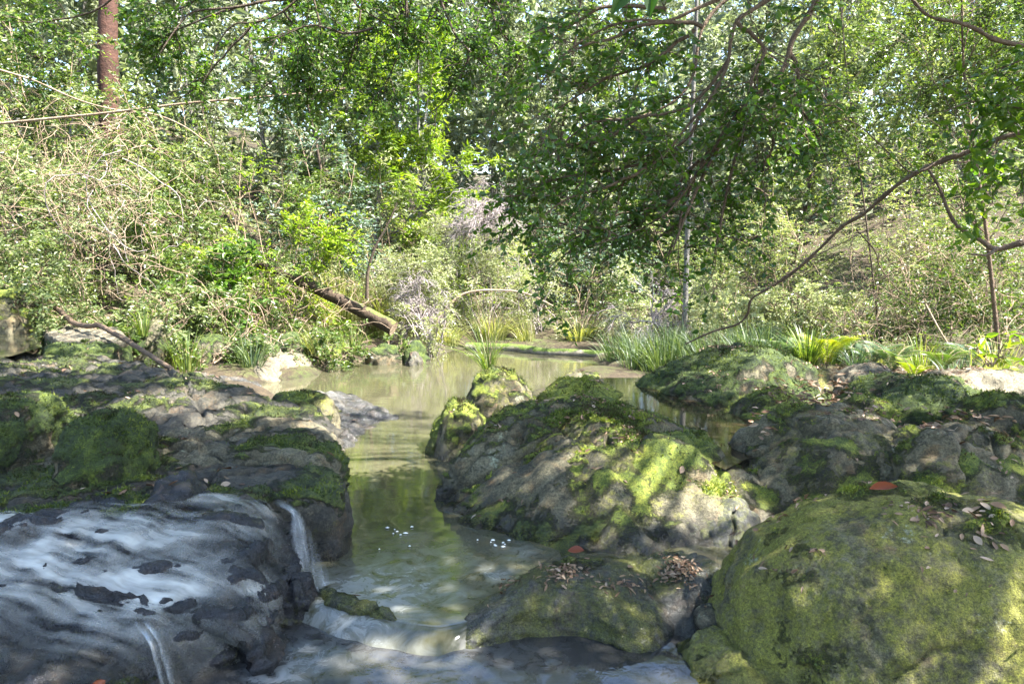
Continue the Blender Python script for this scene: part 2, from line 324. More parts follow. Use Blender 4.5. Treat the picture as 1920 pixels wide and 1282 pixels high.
# ------------------------------------------------------------------ rocks
HM_S = .04; HM_O = (-9., 0.); HM = np.full((520, 480), -9.)     # top of the rocks, for laying leaves
ROCKS = []
def note_rock(V, N, key):
    ix = ((V[:, 0] - HM_O[0]) / HM_S).astype(int); iy = ((V[:, 1] - HM_O[1]) / HM_S).astype(int)
    ok = (ix >= 0) & (iy >= 0) & (ix < HM.shape[0]) & (iy < HM.shape[1])
    np.maximum.at(HM, (ix[ok], iy[ok]), V[ok, 2]); ROCKS.append((key, V, N))  # key: the rock's label
def roughen(V, N, size, seed, low=.1, mid=.03, fine=1., crack=.03, strata=0., pits=.01, erode=.024, joints=0):
    d = low * size * fbm(V * (1.3 / size), 2, seed) + mid * fbm(V * 4.2, 3, seed + 1) + .016 * fine * fbm(V * 13, 3, seed + 2) + .006 * fine * fbm(V * 42, 3, seed + 3)
    b = np.abs(fbm(V * np.array([2.3, 2.3, 3.]) + 7.7, 3, seed + 41)); d = d + erode * (sstep(0, .22, b) - .7) + .4 * erode * (sstep(0, .2, np.abs(fbm(V * 7.5, 3, seed + 42))) - .7)
    if joints:
        Rj = rs(seed + 500); vm = V[len(V) // 3:].mean(0)
        for k in range(joints):
            a = Rj.uniform(0, 3.14); nj = np.array([math.cos(a), math.sin(a), Rj.uniform(-.9, .9)]); nj /= np.linalg.norm(nj)
            q = (V - vm) @ nj - Rj.uniform(-.55, .55) * size + .05 * fbm(V * 2.5, 3, seed + 60 + k); st = sstep(-.02, .02, q)
            d = d - .04 * np.exp(-(q / .013) ** 2) + .018 * (st - .5)
    if crack:
        c = fbm(V * np.array([1.5, 1.5, 1.9]) + .2 * fbm(V * 5, 2, seed + 9)[:, None], 2, seed + 4); d = d - crack * np.exp(-(c / .022) ** 2) * sstep(-.1, .25, gn(V * 1.7, seed + 21))
    if pits: d = d - pits * sstep(.28, .5, gn(V * 11, seed + 5)) - pits * .6 * sstep(.3, .5, gn(V * 27, seed + 6))
    if strata:
        s = (V[:, 2] + .25 * V[:, 0] * .2 + .05 * fbm(V * 2.2, 3, seed + 7)) * 16; fr = s - np.floor(s)
        d = d + strata * (sstep(0, .75, fr) - sstep(.85, 1., fr)) * (1.2 - np.abs(N[:, 2]))
        l = fbm(V * np.array([2.2, 5., 14.]), 3, seed + 12); d = d + strata * .9 * np.clip(l * 2.2, -.7, .7)
    return V + N * d[:, None]
def grid_normals(V, nu, nv):
    P = V.reshape(nv, nu, 3); du = np.roll(P, -1, 1) - np.roll(P, 1, 1)
    dv = np.gradient(P, axis=0); n = nrmz(np.cross(du, dv)); n[-1] = (0, 0, 1)
    return n.reshape(-1, 3)
def dome(name, label, cat, outline, zbot, ztop, mat, n=2.6, res=.012, seed=1, group=None, center=None, wl=None, wet=0., top_res=None, kind=None, offset=0., parent=None, faces_if=None, **rk):
    """rock with a plan outline (closed ring of x,y), superelliptic section and rough stone relief"""
    O = np.asarray(outline, float)
    if len(O) < 60:                                   # smooth a traced ring
        Q = []
        for i in range(len(O)):
            a, b, c, d = O[i - 1], O[i], O[(i + 1) % len(O)], O[(i + 2) % len(O)]
            for t in np.linspace(0, 1, 24, endpoint=False):
                Q.append(.5 * (2 * b + (c - a) * t + (2 * a - 5 * b + 4 * c - d) * t * t + (3 * b - 3 * c + d - a) * t ** 3))
        O = np.array(Q)
    ar = .5 * np.sum(O[:, 0] * np.roll(O[:, 1], -1) - np.roll(O[:, 0], -1) * O[:, 1])
    if ar < 0: O = O[::-1]
    c = np.mean(O, 0) if center is None else np.asarray(center, float)
    per = np.linalg.norm(np.roll(O, -1, 0) - O, axis=1); L = per.sum(); cum = np.concatenate([[0], np.cumsum(per)])
    nu = int(np.clip(L / res, 40, 700)); O2 = np.concatenate([O, O[:1]]); s = np.linspace(0, L, nu, endpoint=False)
    O = np.stack([np.interp(s, cum, O2[:, 0]), np.interp(s, cum, O2[:, 1])], 1)
    R = np.linalg.norm(O - c, axis=1).mean(); zt = ztop if callable(ztop) else (lambda x, y: ztop + 0 * x)
    H = float(zt(c[0], c[1])) - zbot
    ph = np.linspace(0, math.pi / 2, 400); r = np.cos(ph) ** (2 / n); h = np.sin(ph) ** (2 / n)
    al = np.concatenate([[0], np.cumsum(np.hypot(np.diff(r) * R, np.diff(h) * H))])
    nv = int(np.clip(al[-1] / res, 16, 260)); k = np.linspace(0, al[-1], nv); r = np.interp(k, al, r); h = np.interp(k, al, h); r[-1] = .0015
    XY = c + (O[None] - c) * r[:, None, None]
    Z = zbot + (zt(XY[..., 0], XY[..., 1]) - zbot) * h[:, None]
    V = np.concatenate([XY, Z[..., None]], -1).reshape(-1, 3)
    N = grid_normals(V, nu, nv)
    V = roughen(V, N, R, seed, **rk)
    if offset: V = V + N * offset
    N = grid_normals(V, nu, nv); mo = None
    if faces_if is None:
        mo = float(mat["up"]) * (N[:, 2] - .55) + 1.5 * fbm(V * 2.1, 3, seed + 31) + .8 * fbm(V * 8.5, 3, seed + 32) + (float(mat["moss"]) - .5) * 1.7 + .35
        cush = sstep(.35, .75, mo) * (1 + .8 * fbm(V * 22, 2, seed + 33)); V = V + N * (.013 * cush)[:, None]; N = grid_normals(V, nu, nv)
    if parent is None and faces_if is None: note_rock(V, N, label)
    wv = np.zeros(len(V)) + wet
    if wl is not None: wv = np.maximum(wv, sstep(wl + .13, wl + .03, V[:, 2] + .05 * fbm(V * 6, 2, 3)))
    Fc = gridfaces(nu, nv, True)
    at_ = {'wet': wv}
    if mo is not None: at_['mossy'] = mo
    if faces_if is not None:
        fo = faces_if(V); at_['foam'] = fo; Fc = Fc[fo[Fc].max(1) > .02]
    o = mesh(name, V, Fc, mat, parent, vattr=at_)
    if mo is not None and c[1] - R < 7.5 and parent is None: moss_tufts(o, V, N, mo, wv, seed, mat)
    return tag(o, label, cat, group, kind)
TUFTM = {}
def moss_tufts(o, V, N, mo, wv, seed, mat):
    R = rs(seed + 900); ok = np.where((mo > .55) & (N[:, 2] > -.1) & (wv < .4))[0]
    if len(ok) < 80: return
    dist = V[ok].mean(0)[1]; n = min(int(len(ok) * (1.1 if dist < 5 else .6)), 26000)
    pr = sstep(.45, 1., mo[ok]) * (.35 + sstep(-.3, .3, fbm(V[ok] * 9, 2, seed + 5))); i = R.choice(ok, n, True, pr / pr.sum()); p = V[i] + R.normal(size=(n, 3)) * .005; nn = nrmz(N[i] + .55 * R.normal(size=(n, 3)))
    ln = R.uniform(.008, .022, n)[:, None] * (1 + .12 * dist) * .8; sd = nrmz(np.cross(nn, R.normal(size=(n, 3)))) * R.uniform(.0015, .0035, n)[:, None] * (1 + .12 * dist)
    p = p - nn * .003
    ln = ln * (.5 + .7 * sstep(.45, 1.1, mo[i]))[:, None]; tone = np.clip(.45 + 1.5 * fbm(V[i] * 3.5, 3, seed) + .2 * R.normal(size=n), 0, 1)
    Q = np.stack([p - sd, p + sd, p + nn * ln], 1).reshape(-1, 3); k = np.arange(n * 3).reshape(-1, 3)
    key = mat.name
    if key not in TUFTM:
        dk = "dark" in key; TUFTM[key] = leaf_mat("moss_tuft_" + key, [(.035, .026, .01), (.018, .032, .005), (.045, .07, .008), (.1, .13, .016), (.18, .2, .03)] if dk else [(.05, .035, .012), (.035, .055, .007), (.09, .125, .013), (.19, .22, .025), (.3, .31, .045)], .7, .3)
    tag(mesh("moss", Q, k, TUFTM[key], o, smooth=False, rnd=tone), kind="stuff")
def ellipse(cx, cy_, rx, ry, rot=0., n=2.3, wob=.09, seed=0):
    t = np.linspace(0, 2 * math.pi, 240, endpoint=False); ct, st = np.cos(t), np.sin(t)
    x = rx * np.sign(ct) * np.abs(ct) ** (2 / n); y = ry * np.sign(st) * np.abs(st) ** (2 / n)
    k = 1 + wob * 2 * fbm(np.stack([ct * 1.1, st * 1.1, 0 * t + seed * 3.3], -1), 2, seed); x, y = x * k, y * k
    return np.stack([cx + x * math.cos(rot) - y * math.sin(rot), cy_ + x * math.sin(rot) + y * math.cos(rot)], 1)
def boulder(label, l, r, top, base, zb, ry, mat, seed, n=2.5, rot=0., res=.02, group="mossy boulders beside the creek", name="mossy_boulder", cat="boulder", slope=(0, 0), sink=.18, **kw):
    """a boulder from the span it takes in the photograph: sides l..r, top and foot rows, height of its foot, half depth"""
    foot = at((l + r) / 2, base, zb); yc = foot[1] + ry * .85
    x0 = aty(l, base, yc)[0]; x1 = aty(r, base, yc)[0]; cx = (x0 + x1) / 2; rx = (x1 - x0) / 2
    zt = aty((l + r) / 2, top, yc + ry * .15)[2]; res *= 1.2 if yc > 5.5 else 1.
    if group == GB and yc > 3.6: n = min(n, 2.05) if "n" not in kw else n; rx *= 1.1; ry *= 1.15; sink = .3; kw.setdefault("strata", .01)
    if group == GB: HUMPS.append((cx, yc, rx, ry, rot, zb, zt))
    ztf = lambda x, y: zt + slope[0] * (x - cx) + slope[1] * (y - yc)
    return dome(name, label, cat, ellipse(cx, yc, rx, ry, rot, 2.4, .1, seed), zb - sink, ztf, mat, n, res, seed, group, **kw)
def ring(pts, z): return [at(a, b, z if not isinstance(z, (list, tuple)) else z[i])[:2] for i, (a, b) in enumerate(pts)]

GB = "boulders on the right bank"; HUMPS = []; GL = "rocks of the shelf on the left bank"
# --- right bank
boulder("long mossy boulder beside the channel, bare grey flank and bright sunlit patches", 842, 1450, 772, 985, 0, .85, M['rock_moss'], 11, n=2.05, rot=-.14, res=.0145, slope=(-.1, .03), wl=0, low=.16, mid=.06, crack=.05, joints=5, strata=.018, group=GB)
boulder("green lobe of rock jutting into the channel, its foot in the pool", 808, 915, 745, 858, 0, .36, M['rock_moss_b'], 12, n=2.4, wl=0, low=.2, mid=.05, group=GB)
boulder("upright mossy rock with the grass tuft behind it", 872, 1015, 688, 800, .12, .33, M['rock_moss'], 13, n=3, slope=(-.22, 0), low=.14, mid=.05, group=GB)
boulder("bright green moss hummock behind the upright rock", 1000, 1185, 709, 752, .28, .42, M['rock_moss_b'], 14, n=2.2, low=.2, mid=.05, group=GB)
boulder("low bare topped rock at the pool edge beyond the moss hummock", 1040, 1140, 692, 716, .22, .3, M['rock_dry'], 15, low=.15, group=GB)
boulder("broad dark mossy mound below the reeds, behind the little rock pool", 1200, 1525, 655, 756, .22, .82, M['rock_darkmoss'], 16, n=2.6, low=.18, mid=.07, slope=(.02, 0), group=GB)
boulder("smooth moss lobe running down to the orange rock pool", 1362, 1535, 735, 806, .2, .42, M['rock_moss_b'], 17, n=2.3, low=.12, slope=(-.1, 0), group=GB)
boulder("round pale brown stone among dead leaves", 1556, 1700, 678, 728, .36, .4, M['rock_pale'], 18, n=2.3, low=.12, group=GB)
boulder("wide green mound beyond the lichen spotted boulder", 1568, 1880, 703, 790, .3, .62, M['rock_darkmoss'], 19, n=2.5, low=.16, mid=.06, group=GB)
boulder("small moss pillow at the foot of the wide green mound", 1560, 1690, 738, 790, .3, .28, M['rock_moss_b'], 29, n=2.3, low=.12, group=GB)
boulder("flat grey boulder strewn with dead leaves, moss on its far edge", 1362, 1730, 778, 935, .15, .6, M['rock_dry'], 20, n=3.0, joints=3, low=.12, mid=.05, slope=(.03, .1), group=GB)
boulder("rounded boulder with pale lichen patches above the dark puddle", 1612, 2010, 793, 985, .12, .55, M['rock_lichen'], 21, n=2.7, joints=3, low=.14, mid=.05, group=GB)
boulder("mossy rock at the edge of the photograph behind the lichen boulder", 1745, 2040, 745, 835, .28, .5, M['rock_moss'], 22, n=2.5, low=.15, mid=.05, group=GB)
boulder("low pale rock catching the sun under the ferns", 1690, 1990, 690, 745, .42, .45, M['rock_pale'], 23, n=2.6, low=.15, mid=.05, group=GB)
boulder("low stone with dead leaves between reeds and pale brown stone", 1480, 1600, 688, 720, .34, .3, M['rock_dry'], 24, n=2.4, low=.15, group=GB)
boulder("huge rounded yellow green boulder nearest the camera", 1302, 2105, 912, 1345, -.1, .55, M['rock_big'], 25, n=2.45, rot=-.1, res=.0105, low=.09, mid=.035, crack=.03, pits=.014, erode=.014, wl=-.1, group=GB)
boulder("low mossy boulder in front of the huge rounded one, mostly out of frame", 1250, 1500, 1190, 1345, -.12, .3, M['rock_big'], 26, n=2.5, res=.008, low=.12, wl=-.1, group=GB)
boulder("small dark stone wedged against the huge rounded boulder", 1292, 1362, 1135, 1195, -.04, .1, M['rock_moss'], 27, res=.008, low=.12, wl=-.05, group=GB)
boulder("sloping wet flank of rock between channel and lichen boulder", 950, 1340, 985, 1098, -.04, .6, M['rock_wetgreen'], 28, n=1.8, rot=-.3, res=.012, slope=(.08, .2), low=.1, mid=.035, erode=.014, strata=.006, wl=.02, group=GB)
def bed_h(x, y):
    acc = np.full(x.shape, -.5); k = 14.
    tot = np.exp(k * acc)
    for (cx, yc, rx, ry, rot, zb, zt) in HUMPS:
        if yc < 3.7: continue
        u = (x - cx) * math.cos(rot) + (y - yc) * math.sin(rot); v = -(x - cx) * math.sin(rot) + (y - yc) * math.cos(rot)
        q = np.sqrt((u / (rx * 1.2)) ** 2 + (v / (ry * 1.45)) ** 2)
        tot = tot + np.exp(k * (-.45 + (zt * .9 + .45) * sstep(1.45, .25, q)))
    h = np.log(tot) / k
    n3 = np.stack([x, y, 0 * x], -1)
    for a, b, rx, ry in [(1215, 738, .26, .3), (1375, 828, .22, .28)]:
        c = at(a, b, .27); w = sstep(1.5, .7, np.hypot((x - c[0]) / rx, (y - c[1]) / ry)); h = h * (1 - w) + np.minimum(h, .17) * w
    return h - .04 + .1 * fbm(n3 * 1.7, 3, 61) + .05 * (sstep(0, .22, np.abs(fbm(n3 * 2.6, 3, 62))) - .7) + .03 * fbm(n3 * 7, 3, 63) + .014 * fbm(n3 * 22, 3, 64)
bx_ = np.arange(-.75, 5.6, .027); by_ = np.arange(3.55, 9.2, .03); BX, BY = np.meshgrid(bx_, by_); BZ = bed_h(BX, BY)
BZ = np.where(BY < 3.62, -.4, BZ)
V = np.stack([BX, BY, BZ], -1).reshape(-1, 3); Nb = nrmz(np.stack([-np.gradient(BZ, .027, axis=1), -np.gradient(BZ, .03, axis=0), 1 + 0 * BZ], -1)).reshape(-1, 3)
mo = 1.1 * (Nb[:, 2] - .75) + 1.5 * fbm(V * 1.9, 3, 65) + .9 * fbm(V * 8, 3, 66) + .28 + .2 * sstep(.1, .4, V[:, 2]); wv = sstep(.14, .03, V[:, 2] + .05 * fbm(V * 6, 2, 3))
Fb = gridfaces(len(bx_), len(by_)); Fb = Fb[V[Fb][:, :, 2].max(1) > -.3]
bro = tag(mesh("bedrock", V, Fb, M['rock_bed'], vattr={'wet': wv, 'mossy': mo}), "eroded mossy bedrock joining the boulders on the far side of the channel", "rock")
note_rock(V, Nb, "eroded mossy bedrock beside the channel"); moss_tufts(bro, V, Nb, mo, wv, 67, M['rock_bed'])
boulder("dark wet rock in the cleft left of the huge rounded boulder", 1150, 1400, 1052, 1195, -.06, .4, M['rock_wetgreen'], 33, n=2.3, res=.013, low=.16, mid=.06, slope=(.05, .2), wet=.3, group=GB)
boulder("dark wet stone filling the gully above the huge rounded boulder", 1240, 1450, 930, 1030, .0, .34, M['rock_wetgreen'], 34, n=2.3, res=.014, low=.14, mid=.05, slope=(.05, .2), group=GB)
dome("wet_ledge", "low wet ledge of dark rock that holds back the pool", "rock",
     ring([(800, 1160), (870, 1112), (960, 1060), (1060, 1035), (1180, 1030), (1290, 1050), (1300, 1120), (1290, 1165), (1215, 1200), (1120, 1178), (1000, 1172), (900, 1190), (840, 1196)], 0.0),
     -.3, lambda x, y: -.03 + .16 * sstep(-.08, .42, .825 * (x + .42) - .565 * (y - 3.17)) - .02 * sstep(.1, -.3, x), M['rock_wetgreen'], 2.4, .011, 31, GB, wet=.45, low=.03, mid=.03, crack=.02, strata=.014, pits=.008, erode=.012)
dome("thin_lip_rock", "narrow rock rim between the pool and the lower basin", "rock",
     ring([(560, 1085), (640, 1122), (720, 1150), (770, 1164), (775, 1174), (735, 1170), (650, 1152), (560, 1120)], 0.0), -.3, .05, M['rock_wetgreen'], 2.6, .009, 32, GB, wet=.7, low=.03, mid=.03, erode=.015, crack=.02, strata=.012)
# --- left bank
dome("rock_shelf", "moss topped ledge ending in a sheer dark face over the channel", "rock",
     ring([(-260, 850), (0, 832), (230, 828), (430, 822), (600, 838), (650, 868), (657, 892), (635, 912), (575, 915), (430, 918), (300, 935), (150, 948), (-260, 975)], .37),
     -.35, lambda x, y: .34 + .05 * (y - 4) + .03 * fbm(np.stack([x, y, 0 * x], -1) * 2, 2, 4), M['rock_shelf'], 14, .019, 41, GL, wl=.02, low=.02, mid=.025, crack=.03, strata=.004, pits=.006, erode=.02, joints=5)
dome("tan_slab", "worn tan slab littered with leaves on the shelf", "rock",
     ring([(-200, 805), (200, 800), (400, 786), (560, 776), (625, 786), (645, 826), (610, 850), (430, 848), (200, 848), (-200, 850)], .42), .0, lambda x, y: .40 + .03 * (y - 4.8), M['rock_tan'], 7, .018, 42, GL, low=.04, mid=.045, strata=.02, joints=4)
dome("rock_terrace", "long mossy terrace with overhanging lip and a hanging dead leaf", "rock",
     ring([(-250, 715), (0, 690), (180, 690), (330, 695), (500, 728), (615, 745), (630, 770), (560, 782), (430, 782), (300, 790), (100, 800), (-250, 800)], .45), .05, lambda x, y: .47 + .012 * (y - 6) - .06 * sstep(-2.4, -1.2, x), M['rock_shelf'], 6, .024, 43, GL, low=.05, mid=.07, crack=.05, strata=.035, joints=6)
dome("upper_terrace", "higher broken terrace of dark layered rock below the stone block", "rock",
     ring([(-250, 668), (0, 655), (160, 655), (300, 675), (380, 705), (300, 722), (140, 730), (0, 742), (-250, 750)], .55), .1, lambda x, y: .57 - .04 * sstep(-4, -2.8, x), M['rock_shelf'], 5, .03, 44, GL, low=.05, mid=.09, crack=.05, strata=.04)
dome("grey_slab", "smooth blue grey slab sloping towards the far pool", "rock",
     ring([(275, 648), (370, 646), (450, 675), (510, 712), (530, 738), (470, 742), (380, 715), (290, 700), (220, 680)], .12), -.3, lambda x, y: .16 - .13 * (x + 3.8), M['rock_grey'], 5, .03, 45, GL, low=.06, mid=.05, strata=.02, wl=0)
dome("wet_point", "wet blue grey rock point reaching into the pool", "rock",
     ring([(560, 742), (650, 738), (720, 758), (775, 776), (720, 795), (680, 820), (645, 850), (600, 842), (585, 800), (560, 770)], .02), -.3, lambda x, y: .06 - .13 * (x + 1.25), M['rock_grey'], 3.6, .017, 46, GL, low=.05, mid=.05, strata=.02, wl=.02, crack=.03)
boulder("big dark moss dome at the edge of the photograph on the shelf", -90, 146, 742, 868, .36, .42, M['rock_darkmoss'], 47, n=2.8, low=.1, group=GL)
boulder("dark mossy hump beside the big moss dome", 122, 292, 776, 905, .34, .34, M['rock_darkmoss'], 48, n=2.6, low=.14, mid=.05, slope=(-.1, 0), group=GL)
boulder("small wet knob of rock where the moss meets the stream", 255, 410, 885, 965, .3, .24, M['rock_wet'], 49, n=2.3, low=.2, mid=.06, group=GL)
boulder("rounded dark rock above the terrace, partly out of frame", -120, 70, 680, 725, .5, .4, M['rock_shelf'], 50, n=2.6, low=.2, mid=.06, strata=.02, group=GL)
boulder("mossy swell at the end of the terrace above the rock point", 505, 640, 732, 785, .28, .3, M['rock_moss'], 51, n=2.5, low=.15, mid=.05, group=GL)
ST_OUT = ring([(-330, 985), (-100, 955), (150, 938), (330, 935), (440, 912), (530, 915), (550, 942), (540, 990), (515, 1040), (500, 1085)], .3) + ring([(470, 1125), (380, 1160), (290, 1200), (255, 1260), (300, 1340), (250, 1500), (-100, 1600), (-500, 1500)], .16)
def st_top(x, y):
    return .13 + .21 * sstep(2.55, 3.7, y) + .02 * fbm(np.stack([x, y, 0 * x], -1) * 3, 2, 9) - .05 * sstep(-.7, -1.0, x) * sstep(3.3, 2.9, y)
ST = dict(n=6, res=.015, center=(-2.0, 3.0))
dome("stream_bed_rock", "wet black rock brow that the cascade runs over", "rock", ST_OUT, -.4, st_top, M['rock_wet'], seed=52, group=GL, low=.02, mid=.035, fine=1.8, crack=.03, strata=.045, pits=.014, erode=.035, **ST)
boulder("wet stepped rock at the foot of the small waterfall", 495, 612, 1072, 1168, -.05, .13, M['rock_wet'], 53, n=3, res=.009, low=.1, mid=.05, slope=(-.5, .3), group=GL, strata=.015)
# --- flat topped block and stones on the far left bank
blk = empty("stone_block", at(160, 668, .5), "flat topped rectangular stone block with a sunlit top and dark shaded mossy front", "stone")
bo = ring([(78, 612), (100, 602), (205, 600), (228, 628), (236, 645), (105, 645)], .62)
dome("body", None, None, bo, .2, .63, M['rock_darkmoss'], 9, .03, 63, parent=blk, low=.01, mid=.03, crack=0, pits=.004)
dome("lit_top", None, None, [np.array(q) * .97 + np.mean(bo, 0) * .03 for q in bo], .56, .68, M['rock_pale'], 12, .03, 61, parent=blk, low=.01, mid=.02, crack=0, pits=.004, fine=.6)  # pale top over dark body puts sunlit top and shaded front into colour
bx = np.array([at(105, 668, .5), at(240, 672, .5)])
blk2 = boulder("dark moss covered ledge stone in front of the flat topped block", 85, 232, 644, 676, .5, .3, M['rock_darkmoss'], 62, n=5, low=.05, mid=.04, group=GL)
GS = "stones along the foot of the left bank"
def stone_at(label, l, r, t, Y, ry, mat, seed, **kw):
    """a stone standing on the ground at depth Y, spanning l..r and reaching up to row t"""
    x0 = aty(l, t, Y)[0]; x1 = aty(r, t, Y)[0]; zt = aty((l + r) / 2, t, Y)[2]; cx = (x0 + x1) / 2; zb = float(gz(np.array([cx]), np.array([Y]))[0])
    dome("bank_stone", label, "stone", ellipse(cx, Y, (x1 - x0) / 2, ry, 0, 2.6, [.2][0], seed), min(zb, zt - .15) - .15, zt, mat, 2.4, .024, seed, GS, low=.16, mid=.07, **kw)
for i, (lb, l, r, t, Y, ry, m) in enumerate([
    ("olive round boulder standing in the upper pool at the edge of the photograph", -40, 62, 545, 8.9, .35, 'rock_moss'),
    ("squarish mossy stone behind the flat topped block", 62, 178, 552, 11.4, .35, 'rock_moss'),
    ("dark stone in the undergrowth beside the leaning stick", 236, 330, 600, 9.2, .35, 'rock_darkmoss'),
    ("shaded round stone under the bank shrubs, before the pale flat slab", 352, 440, 628, 9.6, .35, 'rock_darkmoss'),
    ("grey bank stone above the pale flat slab", 430, 528, 634, 9.9, .35, 'rock_darkmoss'),
    ("pale lichen spotted bank stone beside the clump of bank grass", 520, 572, 626, 10.2, .3, 'rock_darkmoss'),
    ("low dark stone between the pale slab and the fallen trunk", 575, 660, 640, 10.5, .3, 'rock_moss'),
    ("rock under the roots of the fallen trunk", 680, 765, 645, 10.9, .35, 'rock_darkmoss'),
    ("tawny stone at the butt of the fallen trunk", 756, 806, 640, 11.0, .3, 'rock_darkmoss'),
    ("small dark stone at the waterline under the fallen trunk", 752, 800, 660, 10.6, .18, 'rock_shelf'),
]): stone_at(lb, l, r, t, Y, ry, M[m], 70 + i)
dome("pale_slab", "pale flat sunlit slab on the far shore of the pool", "rock", ring([(430, 668), (500, 660), (575, 662), (596, 684), (545, 702), (470, 706)], .06), -.3, lambda x, y: .26 - .09 * (x + 2.7), M['rock_pale'], 4, .025, 85, GS, low=.06, mid=.05)

# ------------------------------------------------------------------ water
def water_grid(name, label, xs, rows, mat, foamf=None, zf=None, kind="structure"):
    XX, YY = np.meshgrid(xs, rows); Z = zf(XX, YY)
    V = np.stack([XX, YY, Z], -1).reshape(-1, 3)
    fo = foamf(V) if foamf else np.zeros(len(V))
    return tag(mesh(name, V, gridfaces(len(xs), len(rows)), mat, vattr={'foam': fo}), label, kind=kind)
lip = np.array([at(a, b, 0)[:2] for a, b in [(430, 1090), (560, 1108), (640, 1138), (770, 1168), (830, 1172), (880, 1162), (930, 1125), (1000, 1090), (1200, 1080)]])
def spot(V, px, py, z, r): c = at(px, py, z); return np.exp(-((V[:, 0] - c[0]) ** 2 + (V[:, 1] - c[1]) ** 2) / r ** 2)
xs = np.linspace(-4.6, 3.2, 180)
tt = np.concatenate([np.linspace(-.016, -.0008, 14), np.linspace(0, .35, 100), np.linspace(.36, 1, 70)])
XX = np.repeat(xs[None], len(tt), 0); y0 = np.interp(xs, lip[:, 0], lip[:, 1]) + .05 * fbm(np.stack([xs * 4, 0 * xs, 0 * xs], -1), 3, 33); YY = y0[None] + (14.2 - y0[None]) * tt[:, None]
P3 = np.stack([XX, YY, 0 * XX], -1)
ZZ = .0018 * fbm(P3 * np.array([2.2, 3.6, 1]), 3, 3) + .006 * fbm(P3 * np.array([5, 5, 1]), 2, 6) * sstep(5, 3.6, YY)
ov = sstep(0, .165, y0[None] - YY); ZZ = ZZ - (.085 + .03 * fbm(P3 * 9, 2, 31)) * ov ** 1.5 + .012 * ov * fbm(P3 * np.array([22, 5, 1]), 2, 32)
V = np.stack([XX, YY, ZZ], -1).reshape(-1, 3)
fo = np.clip(.25 * ov.ravel() + 1.4 * spot(V, 650, 1130, 0, .18) + .75 * spot(V, 690, 1120, 0, .3) + .35 * spot(V, 800, 1060, 0, .45) + .6 * spot(V, 985, 1035, 0, .09) + .5 * spot(V, 930, 1075, 0, .1), 0, 1)
tag(mesh("pool_water", V, gridfaces(len(xs), len(tt)), M['pool'], vattr={'foam': fo}), "murky green brown water of the creek pool", kind="structure")
xs = np.linspace(-1.6, 1.6, 200); tt = np.linspace(0, 1, 140)
XX = np.repeat(xs[None], len(tt), 0); y1 = np.interp(xs, lip[:, 0], lip[:, 1]) - .0; YY = .6 + (y1[None] - .05 - .6) * tt[:, None]
P3 = np.stack([XX, YY, 0 * XX], -1); ZZ = -.065 + .012 * fbm(P3 * 4, 3, 13)
V = np.stack([XX, YY, ZZ], -1).reshape(-1, 3)
fo = np.clip(1.2 * spot(V, 520, 1255, -.06, .12) + .5 * spot(V, 590, 1225, -.06, .2) + .35 * spot(V, 840, 1222, -.06, .2) + .25 * spot(V, 960, 1270, -.06, .3), 0, 1)
tag(mesh("lower_pool_water", V, gridfaces(len(xs), len(tt)), M['lower'], vattr={'foam': fo}), "dark swirling water of the lower basin", kind="structure")
def puddle(name, label, pts, z, mat):
    R_ = np.array(ring(pts, z)); V = np.concatenate([R_, np.full((len(R_), 1), z)], 1); c = V.mean(0)
    V = np.concatenate([V, c[None]]); n = len(R_); i = np.arange(n)
    tag(mesh(name, V, np.stack([i, (i + 1) % n, 0 * i + n], 1), mat, vattr={'foam': np.zeros(len(V))}), label, kind="structure")
puddle("rock_pool_water", "still rock pool reflecting white sky between the mossy rocks", [(1110, 708), (1200, 708), (1300, 750), (1420, 795), (1440, 840), (1360, 880), (1290, 850), (1220, 790), (1120, 755)], .27, M['rockpool'])
puddle("puddle_water", "dark puddle at the foot of the lichen boulder", [(1700, 950), (1850, 960), (2020, 970), (2060, 1040), (1900, 1060), (1750, 1010)], .17, M['rockpool'])
puddle("upper_pool_water", "sunlit upper pool behind the shelf rocks", [(-300, 630), (-100, 622), (60, 628), (80, 650), (20, 668), (-300, 690)], .62, M['pool'])
# running water over the brow: follows the rock, broken where rock stands out
def stream_mask(V):
    f = .1 + 0 * V[:, 0]
    for a, b, z, r, k in [(20, 985, .3, .35, .8), (150, 985, .3, .3, .9), (260, 1010, .28, .25, 1.), (180, 1050, .25, .22, .8), (60, 1040, .26, .25, .6), (360, 985, .3, .22, .6), (450, 945, .33, .18, .7), (520, 925, .34, .12, .7),
                          (330, 1070, .22, .18, .7), (230, 1100, .2, .2, .8), (190, 1150, .17, .14, .6), (400, 1110, .18, .14, .45), (480, 1100, .15, .1, .6), (505, 1180, .05, .1, .9), (440, 1180, .05, .12, .4), (330, 1150, .12, .12, .4)]:
        c = at(a, b, z); f = f + k * np.exp(-(((V - c) * [1, 1, 1.3]) ** 2).sum(1) / r ** 2)
    f = np.clip(f, 0, 1.1) * (.2 + .8 * sstep(-.25, .2, fbm(V * np.array([2.2, 5., 3]), 4, 77) + .06))
    x, y = V[:, 0], V[:, 1]
    return f * sstep(2.3, 2.6, y) * sstep(4.2, 3.7, y - .05 * (x + 2)) * sstep(-.78, -.9, x - .35 * (y - 3.2)) * sstep(-.4, -.2, V[:, 2])
dome("stream_water", "silky white stream spreading over the dark rock brow and down its face", None, ST_OUT, -.4, st_top, M['silk'], seed=52, kind="structure", offset=.02, faces_if=stream_mask, low=.02, mid=.035, fine=.3, crack=0, strata=.004, pits=0, erode=.008, **ST)
